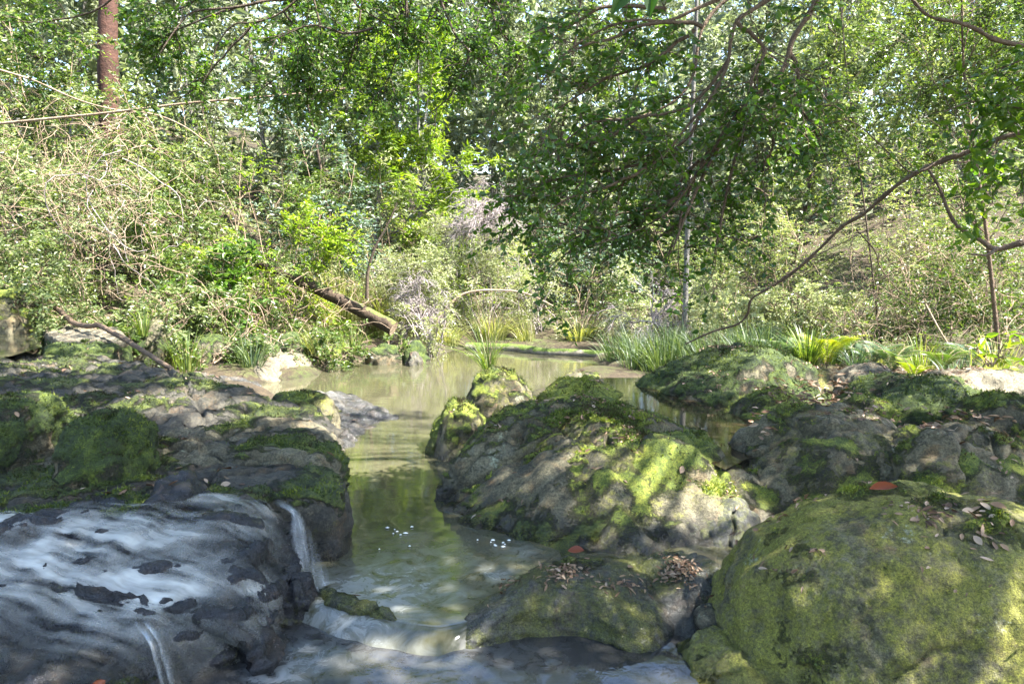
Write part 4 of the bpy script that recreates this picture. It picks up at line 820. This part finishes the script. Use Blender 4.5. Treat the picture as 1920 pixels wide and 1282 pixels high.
hanging_tree("overhanging_tree", "brown limbed tree leaning in from the right, dark round leaves hanging over the pool", tk, limbs, subs, 6000, .045, 'leaf_dark', 'bark_brown', 101, extra=([px_([(2010, 130), (1930, 150), (1880, 190), (1830, 230)]), px_([(2010, 200), (1940, 210), (1880, 250), (1850, 290)]), px_([(2000, 60), (1920, 110), (1870, 130), (1800, 150)]), px_([(2010, 280), (1950, 300), (1900, 330), (1860, 350)]), px_([(1990, 228), (1900, 200), (1830, 190), (1770, 210)])], 'leaf_green', 700, .07),
             shade=[((1.2, 2.8, 5.3), (2.2, 1.6, .7), 1000), ((4.2, 2.6, 5.6), (2.0, 1.6, .8), 1100), ((3.2, 4.7, 5.5), (2.2, 1.4, .7), 1000), ((6.2, 3.6, 5.9), (1.8, 1.8, .8), 900), ((5.8, 5.8, 6.0), (1.8, 1.2, .7), 600), ((.4, 5.1, 5.6), (1.6, 1.2, .6), 600), ((3.0, .6, 5.3), (2.2, 1.2, .7), 700), ((-.2, 1.9, 5.3), (1.8, 1.4, .6), 900), ((1.7, 2.0, 6.3), (1.7, 1.3, .4), 900), ((2.0, 3.8, 6.6), (2.4, 2., .5), 800), ((4.8, 4.2, 6.9), (2.4, 2., .5), 800)])
Yl = 6.6
tl = [(-7.6, 6.2, gzz(-7.6, 6.2) - .1), (-7.3, 6.3, 2.5), (-6.6, 6.4, 5.), (-5.6, 6.5, 6.2)]
limbsL = [(curve([(-6.8, 6.4, 4.6), (-5., 6.5, 5.0), aty(300, -170, Yl), aty(620, -120, Yl), aty(900, -120, Yl)], 30), .05),
          (np.concatenate([curve([aty(760, -120, Yl), aty(680, -70, Yl)], 4), trace([(600, -30), (560, -5), (500, 2), (440, 14), (365, 22), (335, 48), (300, 100)], Yl, Yl - .3, 40)]), .02),
          (trace([(620, -110), (580, -30), (530, 22), (480, 42), (440, 46), (410, 80), (395, 130)], Yl, Yl, 40), .016)]
pl_ = lambda pts, y=Yl: [aty(a, b, y) for a, b in pts]
subsL = [pl_([(500, 2), (420, 25), (340, 60), (290, 120)]), pl_([(480, 42), (430, 90), (380, 150), (330, 190)]), pl_([(690, -110), (680, 30), (660, 110), (620, 190)], Yl + .2),
         pl_([(790, -110), (840, 40), (880, 105), (960, 170)], Yl - .2), pl_([(760, -110), (760, 40), (740, 120), (700, 190)]), pl_([(890, -110), (920, 30), (960, 90), (985, 130)], Yl - .2),
         pl_([(350, -140), (200, 10), (100, 40), (20, 40)], Yl + .4), pl_([(530, 22), (560, 80), (520, 140), (470, 190)], Yl + .3), pl_([(580, -30), (600, 60), (580, 130), (540, 170)], Yl + .3),
         pl_([(640, -110), (660, 0), (720, 50), (800, 90)]), pl_([(840, -110), (850, -20), (800, 40), (780, 120)], Yl + .2), pl_([(880, 105), (860, 150), (840, 190), (800, 220)], Yl - .2),
         pl_([(400, -140), (380, -20), (330, 20), (270, 40)], Yl + .2), pl_([(700, 50), (640, 60), (580, 50), (510, 80)], Yl - .2)]
hanging_tree("overhanging_tree", "tree reaching over from the left bank, dark small leaves fringing the top of the photograph", tl, limbsL, subsL, 9500, .05, 'leaf_dark', 'bark_dark', 102,
             shade=[((-2.2, 6.6, 6.0), (2.4, 1.5, .7), 500)], aspect=.5)
# two big leaves of a nearer twig at the top edge
rt = empty("leafy_twig", aty(1190, -60, 1.6), "twig with two large broad leaves poking in at the top edge", "twig")
Acc().tube(trace([(1300, -150), (1240, -70), (1195, -40), (1150, -30)], 1.6, 1.6, 12), np.linspace(.004, .002, 12), 6).build("stem", M['bark_brown'], rt)
for a, b, n_, l_, w_, v_ in [(aty(1185, -40, 1.6), aty(1150, 22, 1.58), (.3, -1, .4), .085, .04, .1), (aty(1225, -50, 1.6), aty(1218, 28, 1.58), (-.2, -1, .3), .09, .035, 0.)]:
    leaves("leaf", a[None], (b - a)[None], np.array([n_]), np.array([l_]), np.array([w_]), M['leaf_green'], rt, np.array([v_]), True)

# ------------------------------------------------------------------ shrubs: (name, label, px, depth, width, height, leaves, leaf size, material, options)
SH = [
 # left bank, front
 ("shrub", "low pale leaved bush over the bank stones at the very edge of the photograph", 20, 9.5, 2.0, 1.1, 5200, .06, 'leaf_pale', {}),
 ("shrub", "pale leaved bush drooping behind the flat topped stone block", 165, 9.6, 1.9, 1.1, 5200, .06, 'leaf_pale', {}),
 ("shrub", "silvery bush above the propped brown stick", 300, 9.6, 1.8, 1.0, 5200, .055, 'leaf_pale', {}),
 ("shrub", "scrubby bush over the shaded bank stones", 420, 10.0, 1.6, .9, 5000, .055, 'leaf_pale', {}),
 ("shrub", "small dark bush between bank stones and fallen trunk", 545, 10.6, 1.4, .8, 4200, .05, 'leaf_mid', {}),
 ("shrub", "leafy sprig of green willow leaves beside the stone block", 225, 9.0, .7, .5, 420, .11, 'leaf_mid', dict(aspect=.22, near=True)),
 ("shrub", "low green plants at the waterline under the fallen trunk", 735, 10.9, .8, .38, 1500, .035, 'leaf_mid', {}),
 ("shrub", "dry brown brush at the butt of the fallen trunk", 800, 11.6, .9, 1.2, 2200, .04, 'leaf_yellow', dict(bark='bark_pale')),
 ("shrub", "low dark herbs before the shaded round stone", 385, 9.35, 1.0, .4, 1800, .045, 'leaf_mid', {}),
 ("shrub", "low herbs above the pale flat slab", 495, 9.75, .9, .38, 1700, .045, 'leaf_mid', {}),
 ("shrub", "low green herbs between the pale slab and the fallen trunk", 620, 10.35, 1.1, .42, 1900, .045, 'leaf_mid', {}),
 ("shrub", "shaggy herbs around the foot of the fallen trunk", 735, 11.05, .9, .6, 2200, .05, 'leaf_mid', {}),
 # left bank, second row
 ("shrub", "tall leafy thicket behind the vine tangle at the edge of the photograph", 25, 10.9, 2.4, 2.3, 6000, .065, 'leaf_pale', {}),
 ("shrub", "dark green glossy shrub behind the silvery bush", 330, 11.0, 2.0, 1.9, 5200, .065, 'leaf_mid', {}),
 ("shrub", "glossy dark bush with big leaves above the fallen trunk's top end", 425, 10.6, 1.2, 1.7, 2600, .085, 'leaf_dark', dict(near=True)),
 ("shrub", "sunlit yellow green bush above the fallen trunk", 510, 11.4, 1.8, 2.4, 5600, .065, 'leaf_lime', {}),
 ("shrub", "grey green shrub entwined by the pale vines", 170, 11.4, 2.2, 2.5, 5600, .065, 'leaf_pale', {}),
 ("shrub", "fine leaved rounded bush over the fallen trunk", 470, 11.2, 1.6, 1.4, 6000, .035, 'leaf_yellow', {}),
 # left bank, third row
 ("tall_shrub", "tall mixed shrub at the back of the bank near the red trunk", 110, 13.2, 3.0, 3.6, 6500, .085, 'leaf_pale', {}),
 ("tall_shrub", "tall dark shrub just behind the red brown trunk's foot", 300, 13.4, 3.0, 3.7, 6500, .085, 'leaf_pale', {}),
 ("tall_shrub", "tall shrub with long narrow leaves above the yellow green bush", 450, 13.2, 2.4, 3.9, 4800, .11, 'leaf_mid', dict(aspect=.25)),
 ("tall_shrub", "grey green tall shrub left of the lime green sapling", 590, 13.8, 2.4, 3.6, 5600, .08, 'leaf_blue', {}),
 ("tall_shrub", "thin leaved shrub towering at the corner behind the thicket", -20, 13.4, 2.6, 4.6, 5600, .085, 'leaf_mid', {}),
 ("tall_shrub", "tall leafy shrub hiding the foot of the red brown trunk", 215, 12.9, 2.0, 3.5, 6500, .075, 'leaf_pale', dict(thr=-.25)),
 # centre
 ("shrub", "bright straw green bush behind the fallen trunk", 700, 13.0, 1.8, 1.9, 9000, .045, 'leaf_yellow', {}),
 ("shrub", "pale feathery bush rising behind the butt of the fallen trunk", 800, 13.4, 2.0, 1.8, 10500, .04, 'leaf_sunlit', dict(bark='bark_pale')),
 ("shrub", "sunlit feathery bush behind the middle of the pool", 900, 13.8, 2.2, 1.9, 11250, .04, 'leaf_sunlit', dict(bark='bark_pale')),
 ("shrub", "twiggy pale bush beside the floating log", 1010, 13.6, 2.0, 1.7, 9750, .04, 'leaf_yellow', dict(bark='bark_pale')),
 ("shrub", "shadowy bush behind the far end of the floating log", 1110, 13.2, 1.6, 1.3, 4600, .045, 'leaf_mid', {}),
 ("shrub", "grassy looking olive bush left of the dead twig bush", 720, 14.6, 2.2, 3.0, 6000, .07, 'leaf_yellow', dict(aspect=.28)),
 ("shrub", "lime bush under the lime green sapling", 850, 15.0, 2.4, 2.8, 5600, .08, 'leaf_lime', {}),
 ("shrub", "blue shadowed bush behind the bleached dead bush", 985, 16.0, 2.6, 2.8, 5200, .08, 'leaf_blue', {}),
 ("shrub", "dim bush right of the bleached dead bush", 1120, 16.4, 2.8, 2.8, 5200, .08, 'leaf_blue', {}),
 # right
 ("shrub", "glaring pale bush behind the thin grey trunk", 1230, 12.0, 1.9, 1.2, 9750, .045, 'leaf_sunlit', dict(bark='bark_pale')),
 ("shrub", "brightly sunlit pale bush behind the reeds, under the long arching limb", 1370, 11.2, 1.6, 1.05, 5600, .05, 'leaf_sunlit', {}),
 ("shrub", "pale green bush right of the arching limb's tip", 1490, 10.8, 1.6, 1.15, 5600, .05, 'leaf_sunlit', {}),
 ("shrub", "green bush behind the ferns", 1610, 10.4, 1.6, 1.2, 5000, .05, 'leaf_pale', {}),
 ("shrub", "brown green thicket behind the dry vines", 1740, 10.0, 1.9, 1.6, 5200, .05, 'leaf_mid', {}),
 ("shrub", "scrub at the foot of the slim brown trunk", 1880, 9.6, 1.6, 1.3, 4600, .05, 'leaf_mid', {}),
 ("tall_shrub", "feathery light green shrub behind the glaring pale bush", 1300, 14.0, 2.6, 2.9, 6500, .06, 'leaf_pale', {}),
 ("tall_shrub", "bright green fine leaved wattle like shrub above the arching limb", 1460, 13.0, 2.2, 2.5, 7000, .045, 'leaf_pale', {}),
 ("tall_shrub", "sunlit pale shrub above the brown thicket", 1620, 12.6, 2.6, 3.0, 6500, .06, 'leaf_yellow', {}),
 ("tall_shrub", "dense pale shrub behind the slim brown trunk", 1800, 12.2, 2.6, 3.2, 6500, .06, 'leaf_pale', {}),
 ("tall_shrub", "grey green tall shrub at the right edge of the photograph", 1950, 11.6, 2.4, 3.4, 6000, .06, 'leaf_pale', {}),
]
for i, (nm, lb, px, Y, w, h, nl, ls, mt, op) in enumerate(SH):
    x, y = on(px, Y); shrub(nm, lb, x, y, w, h, nl, ls, mt, 300 + i, group="shrubs on the creek banks", **op)
# yellow leaved seedling at the right edge
shrub("seedling", "young plant with big yellow leaves at the right edge by the rocks", *on(1865, 7.6), .5, .42, 60, .11, 'leaf_lime', 390, stems=4, near=True, per=5, thr=-.5, cat="plant", aspect=.42, base_z=.42)

# ------------------------------------------------------------------ trees
x, y = on(228, 14.6)
tree("gum_tree", "red brown straight trunk rising out of the left thicket", x, y, 11., .21, [(0, 0, 9.0, 2.2, 2.2, 1.4), (-1, .5, 7.6, 1.6, 1.6, .9)], .11, 'leaf_mid', 401, 'bark_red', 5000, group="trees around the creek", lean=(.35, 0))
x, y = on(790, 14.9)
tree("sapling", "lime green sunlit sapling glowing above the middle of the pool", x, y, 5.2, .05, [(-.2, 0, 4.4, 1.1, 1., 1.1), (.1, -.3, 3.2, 1., .8, .9), (.8, 0, 2.7, .8, .6, .5), (-.7, 0, 3.6, .8, .7, .7)], .13, 'leaf_lime', 402, 'bark_grey', 6800, group="trees around the creek", aspect=.3)
x, y = on(1284, 11.3)
tree("slender_tree", "thin grey trunk standing at the far shore behind the hanging leaves", x, y, 7.5, .042, [(0, 0, 6.9, .9, .9, .6)], .08, 'leaf_mid', 403, 'bark_grey', 700, group="trees around the creek")
x, y = on(1885, 8.9)
tree("slender_tree", "slim brown trunk at the right edge with small leaved sprays", x, y, 4.6, .026, [(-.9, 0, 3.3, .8, .7, .7), (-1.6, .2, 2.5, .8, .7, .6), (.1, .2, 3.6, .8, .7, .8), (-.6, .3, 4.3, .9, .8, .6)], .05, 'leaf_mid', 404, 'bark_brown', 9000, group="trees around the creek", lean=(-.75, 0))
x, y = on(1660, 10.4)
tree("slender_tree", "leafy tree filling the gap between hanging leaves and right edge", x, y, 5.6, .014, [(-.4, 0, 3.6, 1., .8, .9), (.6, 0, 4.5, 1., .8, .9), (-.3, .2, 5.2, .9, .8, .7)], .055, 'leaf_mid', 405, 'bark_dark', 8500, group="trees around the creek", thr=-.1, lean=(-.9, 0))
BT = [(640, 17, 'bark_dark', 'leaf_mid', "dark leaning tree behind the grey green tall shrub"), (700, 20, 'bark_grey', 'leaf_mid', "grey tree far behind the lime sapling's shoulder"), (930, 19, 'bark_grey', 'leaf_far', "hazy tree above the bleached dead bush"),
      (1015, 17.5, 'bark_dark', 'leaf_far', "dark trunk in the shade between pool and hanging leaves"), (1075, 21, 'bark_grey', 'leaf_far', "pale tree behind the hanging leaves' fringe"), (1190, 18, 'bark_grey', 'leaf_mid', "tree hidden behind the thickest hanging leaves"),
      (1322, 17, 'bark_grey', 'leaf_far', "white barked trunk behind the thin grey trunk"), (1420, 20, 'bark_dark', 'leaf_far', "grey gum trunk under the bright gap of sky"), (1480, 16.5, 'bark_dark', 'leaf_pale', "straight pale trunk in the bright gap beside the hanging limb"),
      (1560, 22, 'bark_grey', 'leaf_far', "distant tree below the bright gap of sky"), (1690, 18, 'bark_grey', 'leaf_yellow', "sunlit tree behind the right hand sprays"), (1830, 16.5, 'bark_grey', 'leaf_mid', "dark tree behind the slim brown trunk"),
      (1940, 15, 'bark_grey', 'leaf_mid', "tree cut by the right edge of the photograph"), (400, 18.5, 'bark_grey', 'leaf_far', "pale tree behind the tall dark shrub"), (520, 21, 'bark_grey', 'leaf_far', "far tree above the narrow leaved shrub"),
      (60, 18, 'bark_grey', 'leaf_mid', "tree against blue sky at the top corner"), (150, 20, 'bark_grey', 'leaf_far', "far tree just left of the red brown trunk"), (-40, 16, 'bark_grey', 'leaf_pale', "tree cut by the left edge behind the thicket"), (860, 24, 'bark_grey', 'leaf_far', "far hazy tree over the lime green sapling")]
R_ = rs(77)
for i, (px, Y, bk, lf, lb) in enumerate(BT):
    x, y = on(px, Y); h = R_.uniform(6.5, 9.5) * (1 if Y > 17 else .85)
    cr = [(R_.uniform(-.8, .8), R_.uniform(-.5, .5), h * k, R_.uniform(1.1, 1.7), R_.uniform(1., 1.4), R_.uniform(.9, 1.4)) for k in (.42, .62, .82, .98)]
    tree("forest_tree", lb, x, y, h, R_.uniform(.035, .06), cr, .14 if Y < 19 else .18, lf, 420 + i, bk, 5200, group="forest trees behind the creek", lean=(R_.uniform(-1.3, 1.3), 0), thr=-.12, twigs=.2)
# far wood as one mass
R = rs(9); n = 7500
px = R.uniform(-500, 2450, n); Y = R.uniform(20, 44, n); x = (px - CX) / F * Y; zg = gz(x, Y); hh = R.uniform(.1, 1, n) ** 1.1 * (4.5 + 8.5 * sstep(20, 32, Y))
T2 = np.stack([x, Y, zg + hh], 1)[:, None] + nrmz(R.normal(size=(n, 3)))[:, None] * np.linspace(0, 1.3, 4)[None, :, None]
T2 = clump(T2, .35, -.1, 21); q = leafset(T2, R, 16, .38, aspect=.5, up=.5, jit=1.2); qq = q[0] + .5 * R.normal(size=q[0].shape)
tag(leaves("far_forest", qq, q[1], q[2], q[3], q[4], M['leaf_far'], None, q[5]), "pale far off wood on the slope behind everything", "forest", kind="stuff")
# undergrowth on the banks
R = rs(10); n = 9000; px = R.uniform(-200, 2150, n); Y = R.uniform(8.6, 24, n); x = (px - CX) / F * Y; zg = gz(x, Y)
ok = (zg > .16) & ~((Y < 10.2) & (x > -3.2) & (x < 2.6)); x, Y, zg = x[ok], Y[ok], zg[ok]; n = len(x)
T2 = np.stack([x, Y, zg], 1)[:, None] + (nrmz(R.normal(size=(n, 3)) * [1, 1, .3] + [0, 0, .9]) * R.uniform(.15, .6, (n, 1)))[:, None] * np.linspace(0, 1, 4)[None, :, None]
q = leafset(T2, R, 7, .06, aspect=.4, up=.6)
tag(leaves("undergrowth", *q[:5], M['leaf_mid'], None, q[5]), "low mixed undergrowth covering the banks", "undergrowth", kind="stuff")

# ------------------------------------------------------------------ dead bush and vines
def dead_bush(name, label, c, size, n, seed, mat='bark_pale', r=.012):
    R = rs(seed); c = np.array(c, float); root = empty(name, c, label, "shrub", "dead twiggy growth")
    tg = c + nrmz(R.normal(size=(n, 3)) + [0, 0, .6]) * np.array(size) * R.uniform(.5, 1, (n, 1)); P = bezier_stems(c, tg, R, 8, .55, .3)
    b = spawn(P, R, n * 7, max(size) * .45, .2, 1, c, 1.1, .4, .0, .5, 7, .06); t = spawn(b, R, n * 36, max(size) * .22, .1, 1, c, 1.2, .4, 0, .5, 5, .08)
    Acc().tube(P, taper(P, r, r * .4), 5).tube(b, taper(b, r * .45, .003), 4).tube(t, taper(t, .0045, .0025), 3).build("twigs", M[mat], root)
x, y = on(905, 13.6); dead_bush("dead_bush", "bleached leafless bush of grey pink twigs above the pool", (x, y, 2.0), (.95, .7, .75), 26, 501)
x, y = on(790, 12.2); dead_bush("dead_bush", "dry grey brush beside the butt of the fallen trunk", (x, y, .45), (.5, .45, .9), 16, 502)
x, y = on(1225, 11.6); dead_bush("dead_bush", "fine dead twigs in the glaring pale bush", (x, y, .5), (.8, .6, .8), 16, 503)
x, y = on(215, 9.4); tangle("vine_tangle", "knot of pale bare vines hanging in the left thicket", (x, y, 2.2), (.7, .4, .9), 120, .005, 'bark_vine', 510, L=1.3, group="bare vines")
x, y = on(110, 9.6); tangle("vine_tangle", "loose pale vines over the thicket at the left edge", (x, y, 2.5), (1.3, .4, .9), 90, .005, 'bark_vine', 511, L=1.4, group="bare vines")
x, y = on(225, 9.3); tangle("vine_tangle", "few thick pale bare vines looping down the left thicket", (x, y, 2.2), (.5, .3, .9), 13, .007, 'bark_pale', 516, L=1.9, sag=.5, npt=16, group="bare vines")
x, y = on(1780, 9.2); tangle("vine_tangle", "brown dry vines matted over the right hand thicket", (x, y, 1.05), (1.2, .45, .75), 260, .004, 'bark_vine', 512, L=.9, group="bare vines")
x, y = on(1650, 9.6); tangle("vine_tangle", "straw coloured creeper stems hanging behind the ferns", (x, y, 1.1), (.8, .4, .7), 140, .0035, 'bark_vine', 513, L=.9, sag=.6, group="bare vines")
x, y = on(560, 11.); tangle("vine_tangle", "dry stems under the fallen trunk", (x, y, .75), (.9, .4, .45), 110, .005, 'bark_vine', 514, L=.7, group="bare vines")
x, y = on(330, 9.5); tangle("vine_tangle", "dry stems beneath the silvery bush", (x, y, .75), (1.2, .3, .35), 70, .005, 'bark_vine', 515, L=.7, group="bare vines")

# ------------------------------------------------------------------ grasses, reeds and ferns
def top(x, y):
    i, j = int((x - HM_O[0]) / HM_S), int((y - HM_O[1]) / HM_S); h = HM[max(i - 1, 0):i + 2, max(j - 1, 0):j + 2].max() if 0 <= i < HM.shape[0] and 0 <= j < HM.shape[1] else -9
    return max(h, gzz(x, y))
def gp(px, Y): x, y = on(px, Y); return (x, y, top(x, y) - .01)
blades("grass_tuft", "wispy grass tuft with tall stalks on the upright mossy rock", gp(915, 6.6), 95, .7, 1.25, M['grass'], 601, .006, .85, seeds=9, lean=(-.35, 0), group="grass clumps")
blades("grass_tuft", "bright sedge clump behind the floating log's near end", gp(925, 13.0), 260, .62, .9, M['grass_straw'], 602, .012, group="grass clumps", rad=.2)
blades("grass_tuft", "pale sedge clump behind the floating log's far end", gp(1088, 12.8), 260, .5, 1., M['grass_straw'], 603, .012, group="grass clumps", rad=.22)
blades("grass_tuft", "yellow sedge at the foot of the feathery bush", gp(838, 12.6), 200, .5, .9, M['grass_straw'], 604, .012, group="grass clumps", rad=.2)
blades("reed_clump", "tall grassy reeds over the middle of the fallen trunk", gp(640, 12.6), 300, 1.35, .6, M['grass_straw'], 605, .016, group="grass clumps", rad=.3)
blades("reed_clump", "tall reeds right of the bare sapling stem", gp(735, 12.9), 240, 1.2, .6, M['grass_straw'], 606, .016, group="grass clumps", rad=.3)
blades("grass_tuft", "green grass clump on the bank before the fallen trunk", gp(612, 11.0), 200, .55, .9, M['grass'], 607, .01, group="grass clumps", rad=.12)
blades("grass_tuft", "small grass clump among the bank stones", gp(265, 8.9), 50, .45, .8, M['grass'], 608, .01, group="grass clumps", rad=.06)
R = rs(61)
for i in range(44):
    px = R.uniform(1150, 1450); Y = 10.4 - (px - 1150) / 300 * 1.6 + R.uniform(-.5, .6)
    blades("reed_clump", "green reeds fringing the pool behind the dark mossy mound", gp(px, Y), 70, R.uniform(.35, .8), R.uniform(.35, .9), M['reed'], 620 + i, .011, group="reeds at the right shore", rad=.2, lean=(R.normal() * .4, R.normal() * .3))
blades("grass_tuft", "stiff dark green strappy clump beside the fern", gp(1520, 8.3), 170, .62, .7, M['grass'], 651, .014, .7, group="grass clumps", rad=.09)
blades("grass_tuft", "bluish arching grass right of the fern", gp(1612, 8.2), 90, .42, 1., M['leaf_blue'], 652, .012, group="grass clumps", rad=.08)
blades("grass_tuft", "strappy leaves growing out of the rocks near the right edge", gp(1790, 7.4), 36, .34, .9, M['leaf_blue'], 653, .014, group="grass clumps", rad=.06)
blades("grass_tuft", "long thin blades arching over the rocks at the right edge", gp(1830, 7.2), 24, .5, 1., M['grass'], 654, .01, group="grass clumps", rad=.06)
fern("upright yellow green fern at the back of the rocks", gp(1556, 8.35), 9, .62, M['fern'], 660)
fern("small fern with drooping blue green fronds", gp(1640, 8.3), 8, .42, M['leaf_blue'], 661)
fern("low bright fern on the pale sunlit rock", gp(1722, 7.5), 8, .32, M['fern'], 662)
fern("low fern at the very edge of the photograph", gp(1905, 7.0), 8, .36, M['fern'], 663)

R = rs(63)
for i, (px, Y, lb) in enumerate([(1475, 8.6, "low fern between the reeds and the strappy clump"), (1680, 8.0, "fern sprawling behind the pale brown stone"), (1775, 7.9, "young fern behind the wide green mound"), (1830, 8.3, "fern in front of the brown thicket"), (1590, 8.7, "fern in the shade behind the yellow green fern")]):
    fern(lb, gp(px, Y), 9, R.uniform(.38, .6), M[('leaf_blue', 'reed', 'leaf_mid')[i % 3]], 670 + i)
for i, (px, Y, lb) in enumerate([(1465, 8.9, "grass clump at the end of the reeds"), (1570, 9.0, "soft grass behind the ferns"), (1660, 8.8, "grass clump under the straw coloured creepers"), (1740, 8.5, "grass clump below the dry fallen pole"), (1810, 8.0, "grass clump beside the fern in front of the thicket"), (1880, 7.9, "grass clump at the foot of the slim brown trunk"),
                                 (345, 9.0, "grass clump before the shaded round stone"), (470, 9.3, "grass clump on the mud above the pale slab"), (590, 10.2, "drooping grass over the waterline stones"), (660, 10.7, "grass clump under the middle of the fallen trunk"), (1150, 11.6, "sedge at the far shore beside the log's end"), (985, 12.9, "sedge in the middle behind the floating log")]):
    blades("grass_tuft", lb, gp(px, Y), 90, R.uniform(.4, .65), R.uniform(.7, 1.1), M[('grass', 'reed', 'grass_straw')[i % 3]], 680 + i, .01, group="grass clumps", rad=.16, lean=(R.normal() * .3, 0))

# ------------------------------------------------------------------ fallen leaves
R = rs(88)
def leaf_proto(k):
    t = np.linspace(0, 1, 6); w = .5 * np.sin(t * math.pi) ** .8 * (.42, .3, .55)[k]; cu = (.35, .6, .2)[k]
    z = cu * .4 * (t - .5) ** 2; V = np.concatenate([np.stack([t - .5, w, z + w * .45], 1), np.stack([t - .5, 0 * t, z - .02], 1), np.stack([t - .5, -w, z + w * .45], 1)])
    f = gridfaces(6, 3); me = mesh("fallen_leaf", V, f, M['dead'], None, rnd=np.zeros(len(f))); d = me.data; bpy.data.objects.remove(me); return d
protos = []
for k in range(3):
    for v in (.1, .4, .65, .95):
        d = leaf_proto(k); d.attributes["rnd"].data.foreach_set("value", np.full(len(d.polygons), v, np.float32)); protos.append(d)
cand = []
for key, V, N in ROCKS:
    ok = (N[:, 2] > .55) & (V[:, 2] > .04) & (V[:, 1] > 2.2) & (V[:, 1] < 9)
    V, N = V[ok], N[ok]
    i = np.clip(((V[:, 0] - HM_O[0]) / HM_S).astype(int), 0, HM.shape[0] - 1); j = np.clip(((V[:, 1] - HM_O[1]) / HM_S).astype(int), 0, HM.shape[1] - 1)
    v = V[:, 2] > HM[i, j] - .03; V, N = V[v], N[v]
    if "cascade" in key or not len(V): continue
    # visible share: nearer ground counts more per square metre of picture
    m = min(len(V), int(12 + len(V) * .03)); c = R.choice(len(V), m, False); cand += [(key, V[k], N[k]) for k in c]
Cp = np.array([c[1] for c in cand]); wgt = sstep(.0, .4, fbm(Cp * 2.2, 2, 91)) + .03; wgt *= np.where(np.abs(Cp[:, 0] / Cp[:, 1]) < .68, 1, 0); wgt /= wgt.sum()
def lie_on(key):
    w = key.split(",")[0].split()
    for stop in ("beside", "with", "behind", "beyond", "below", "running", "between", "at", "among", "above", "strewn", "catching", "under", "nearest", "in", "that", "ending", "littered", "sloping", "reaching", "where", "jutting", "wedged", "on"):
        if stop in w[2:]: w = w[:w.index(stop, 2)]
    return "curled dead leaf lying on the " + " ".join(w[:9])
for k in R.choice(len(cand), 290, False, wgt):
    key, p, nn = cand[k]; o = bpy.data.objects.new("fallen_leaf", protos[R.randint(len(protos))]); COL.objects.link(o)
    s = R.uniform(.022, .06); q = Vector(nn).to_track_quat('Z', 'Y'); e = q @ Vector((0, 0, 1)); o.rotation_mode = 'QUATERNION'
    from mathutils import Quaternion
    o.rotation_quaternion = Quaternion(Vector(nn), R.uniform(0, 6.28)) @ q @ Quaternion((1, 0, 0), R.normal() * .25); o.scale = (s, s, s); o.location = Vector(p) + Vector(nn) * .006
    tag(o, lie_on(key), "leaf", "dead leaves scattered over the rocks")
def big_leaf(label, px, py, z, s, mat, rot, tilt):
    x, y, _ = at(px, py, z); zz = top(x, y); d = leaf_proto(2); d.materials.clear(); d.materials.append(mat); o = bpy.data.objects.new("fallen_leaf", d); COL.objects.link(o)
    o.location = (x, y, zz + .012); o.scale = (s, s, s); o.rotation_euler = (tilt, -.15, rot); tag(o, label, "leaf", "dead leaves scattered over the rocks")
big_leaf("rust red oval leaf on the wet rock beside the channel", 1080, 1043, .08, .085, M['dead_red'], -.4, .5)
big_leaf("long orange leaf near the top of the huge rounded boulder", 1655, 948, .5, .11, M['dead_red'], -.2, .3)
big_leaf("orange leaf tip at the bottom edge by the cascade", 180, 1275, .12, .07, M['dead_red'], 1.2, 1.0)
# leaf litter packed in the hollows between the boulders
n = 2600; px = R.uniform(1420, 1920, n); Y = R.uniform(4.6, 8.4, n); x = (px - CX) / F * Y
z = np.array([top(a, b) for a, b in zip(x, Y)]); low = z < .42; x, Y, z = x[low], Y[low], z[low]; n = len(x)
tag(leaves("leaf_litter", np.stack([x, Y, z + .01 + R.uniform(0, .03, n)], 1), R.normal(size=(n, 3)) * [1, 1, .25], R.normal(size=(n, 3)) * .5 + [0, 0, 1], R.uniform(.04, .09, n), R.uniform(.015, .03, n), M['dead'], None, R.uniform(0, 1, n), True), "brown leaf litter packed in the hollows between boulders", "leaf litter", kind="stuff")
Cw = sstep(.05, .4, fbm(Cp * 2.6 + 4, 3, 95)) * (np.abs(Cp[:, 0] / Cp[:, 1]) < .7) * (Cp[:, 0] > -.2) + 1e-5; k = R.choice(len(cand), 2600, True, Cw / Cw.sum())
Pn = np.array([cand[q][2] for q in k]); n = len(k); Pq = Cp[k] + R.normal(size=(n, 3)) * [.03, .03, 0] + Pn * .008
tag(leaves("leaf_litter", Pq, np.cross(Pn, R.normal(size=(n, 3))) + .15 * R.normal(size=(n, 3)), Pn + .35 * R.normal(size=(n, 3)), R.uniform(.012, .045, n), R.uniform(.005, .016, n), M['dead'], None, R.uniform(0, 1, n) ** 1.3, True), "crumbled dead leaves and bark flakes drifted over the mossy boulders", "leaf litter", kind="stuff")
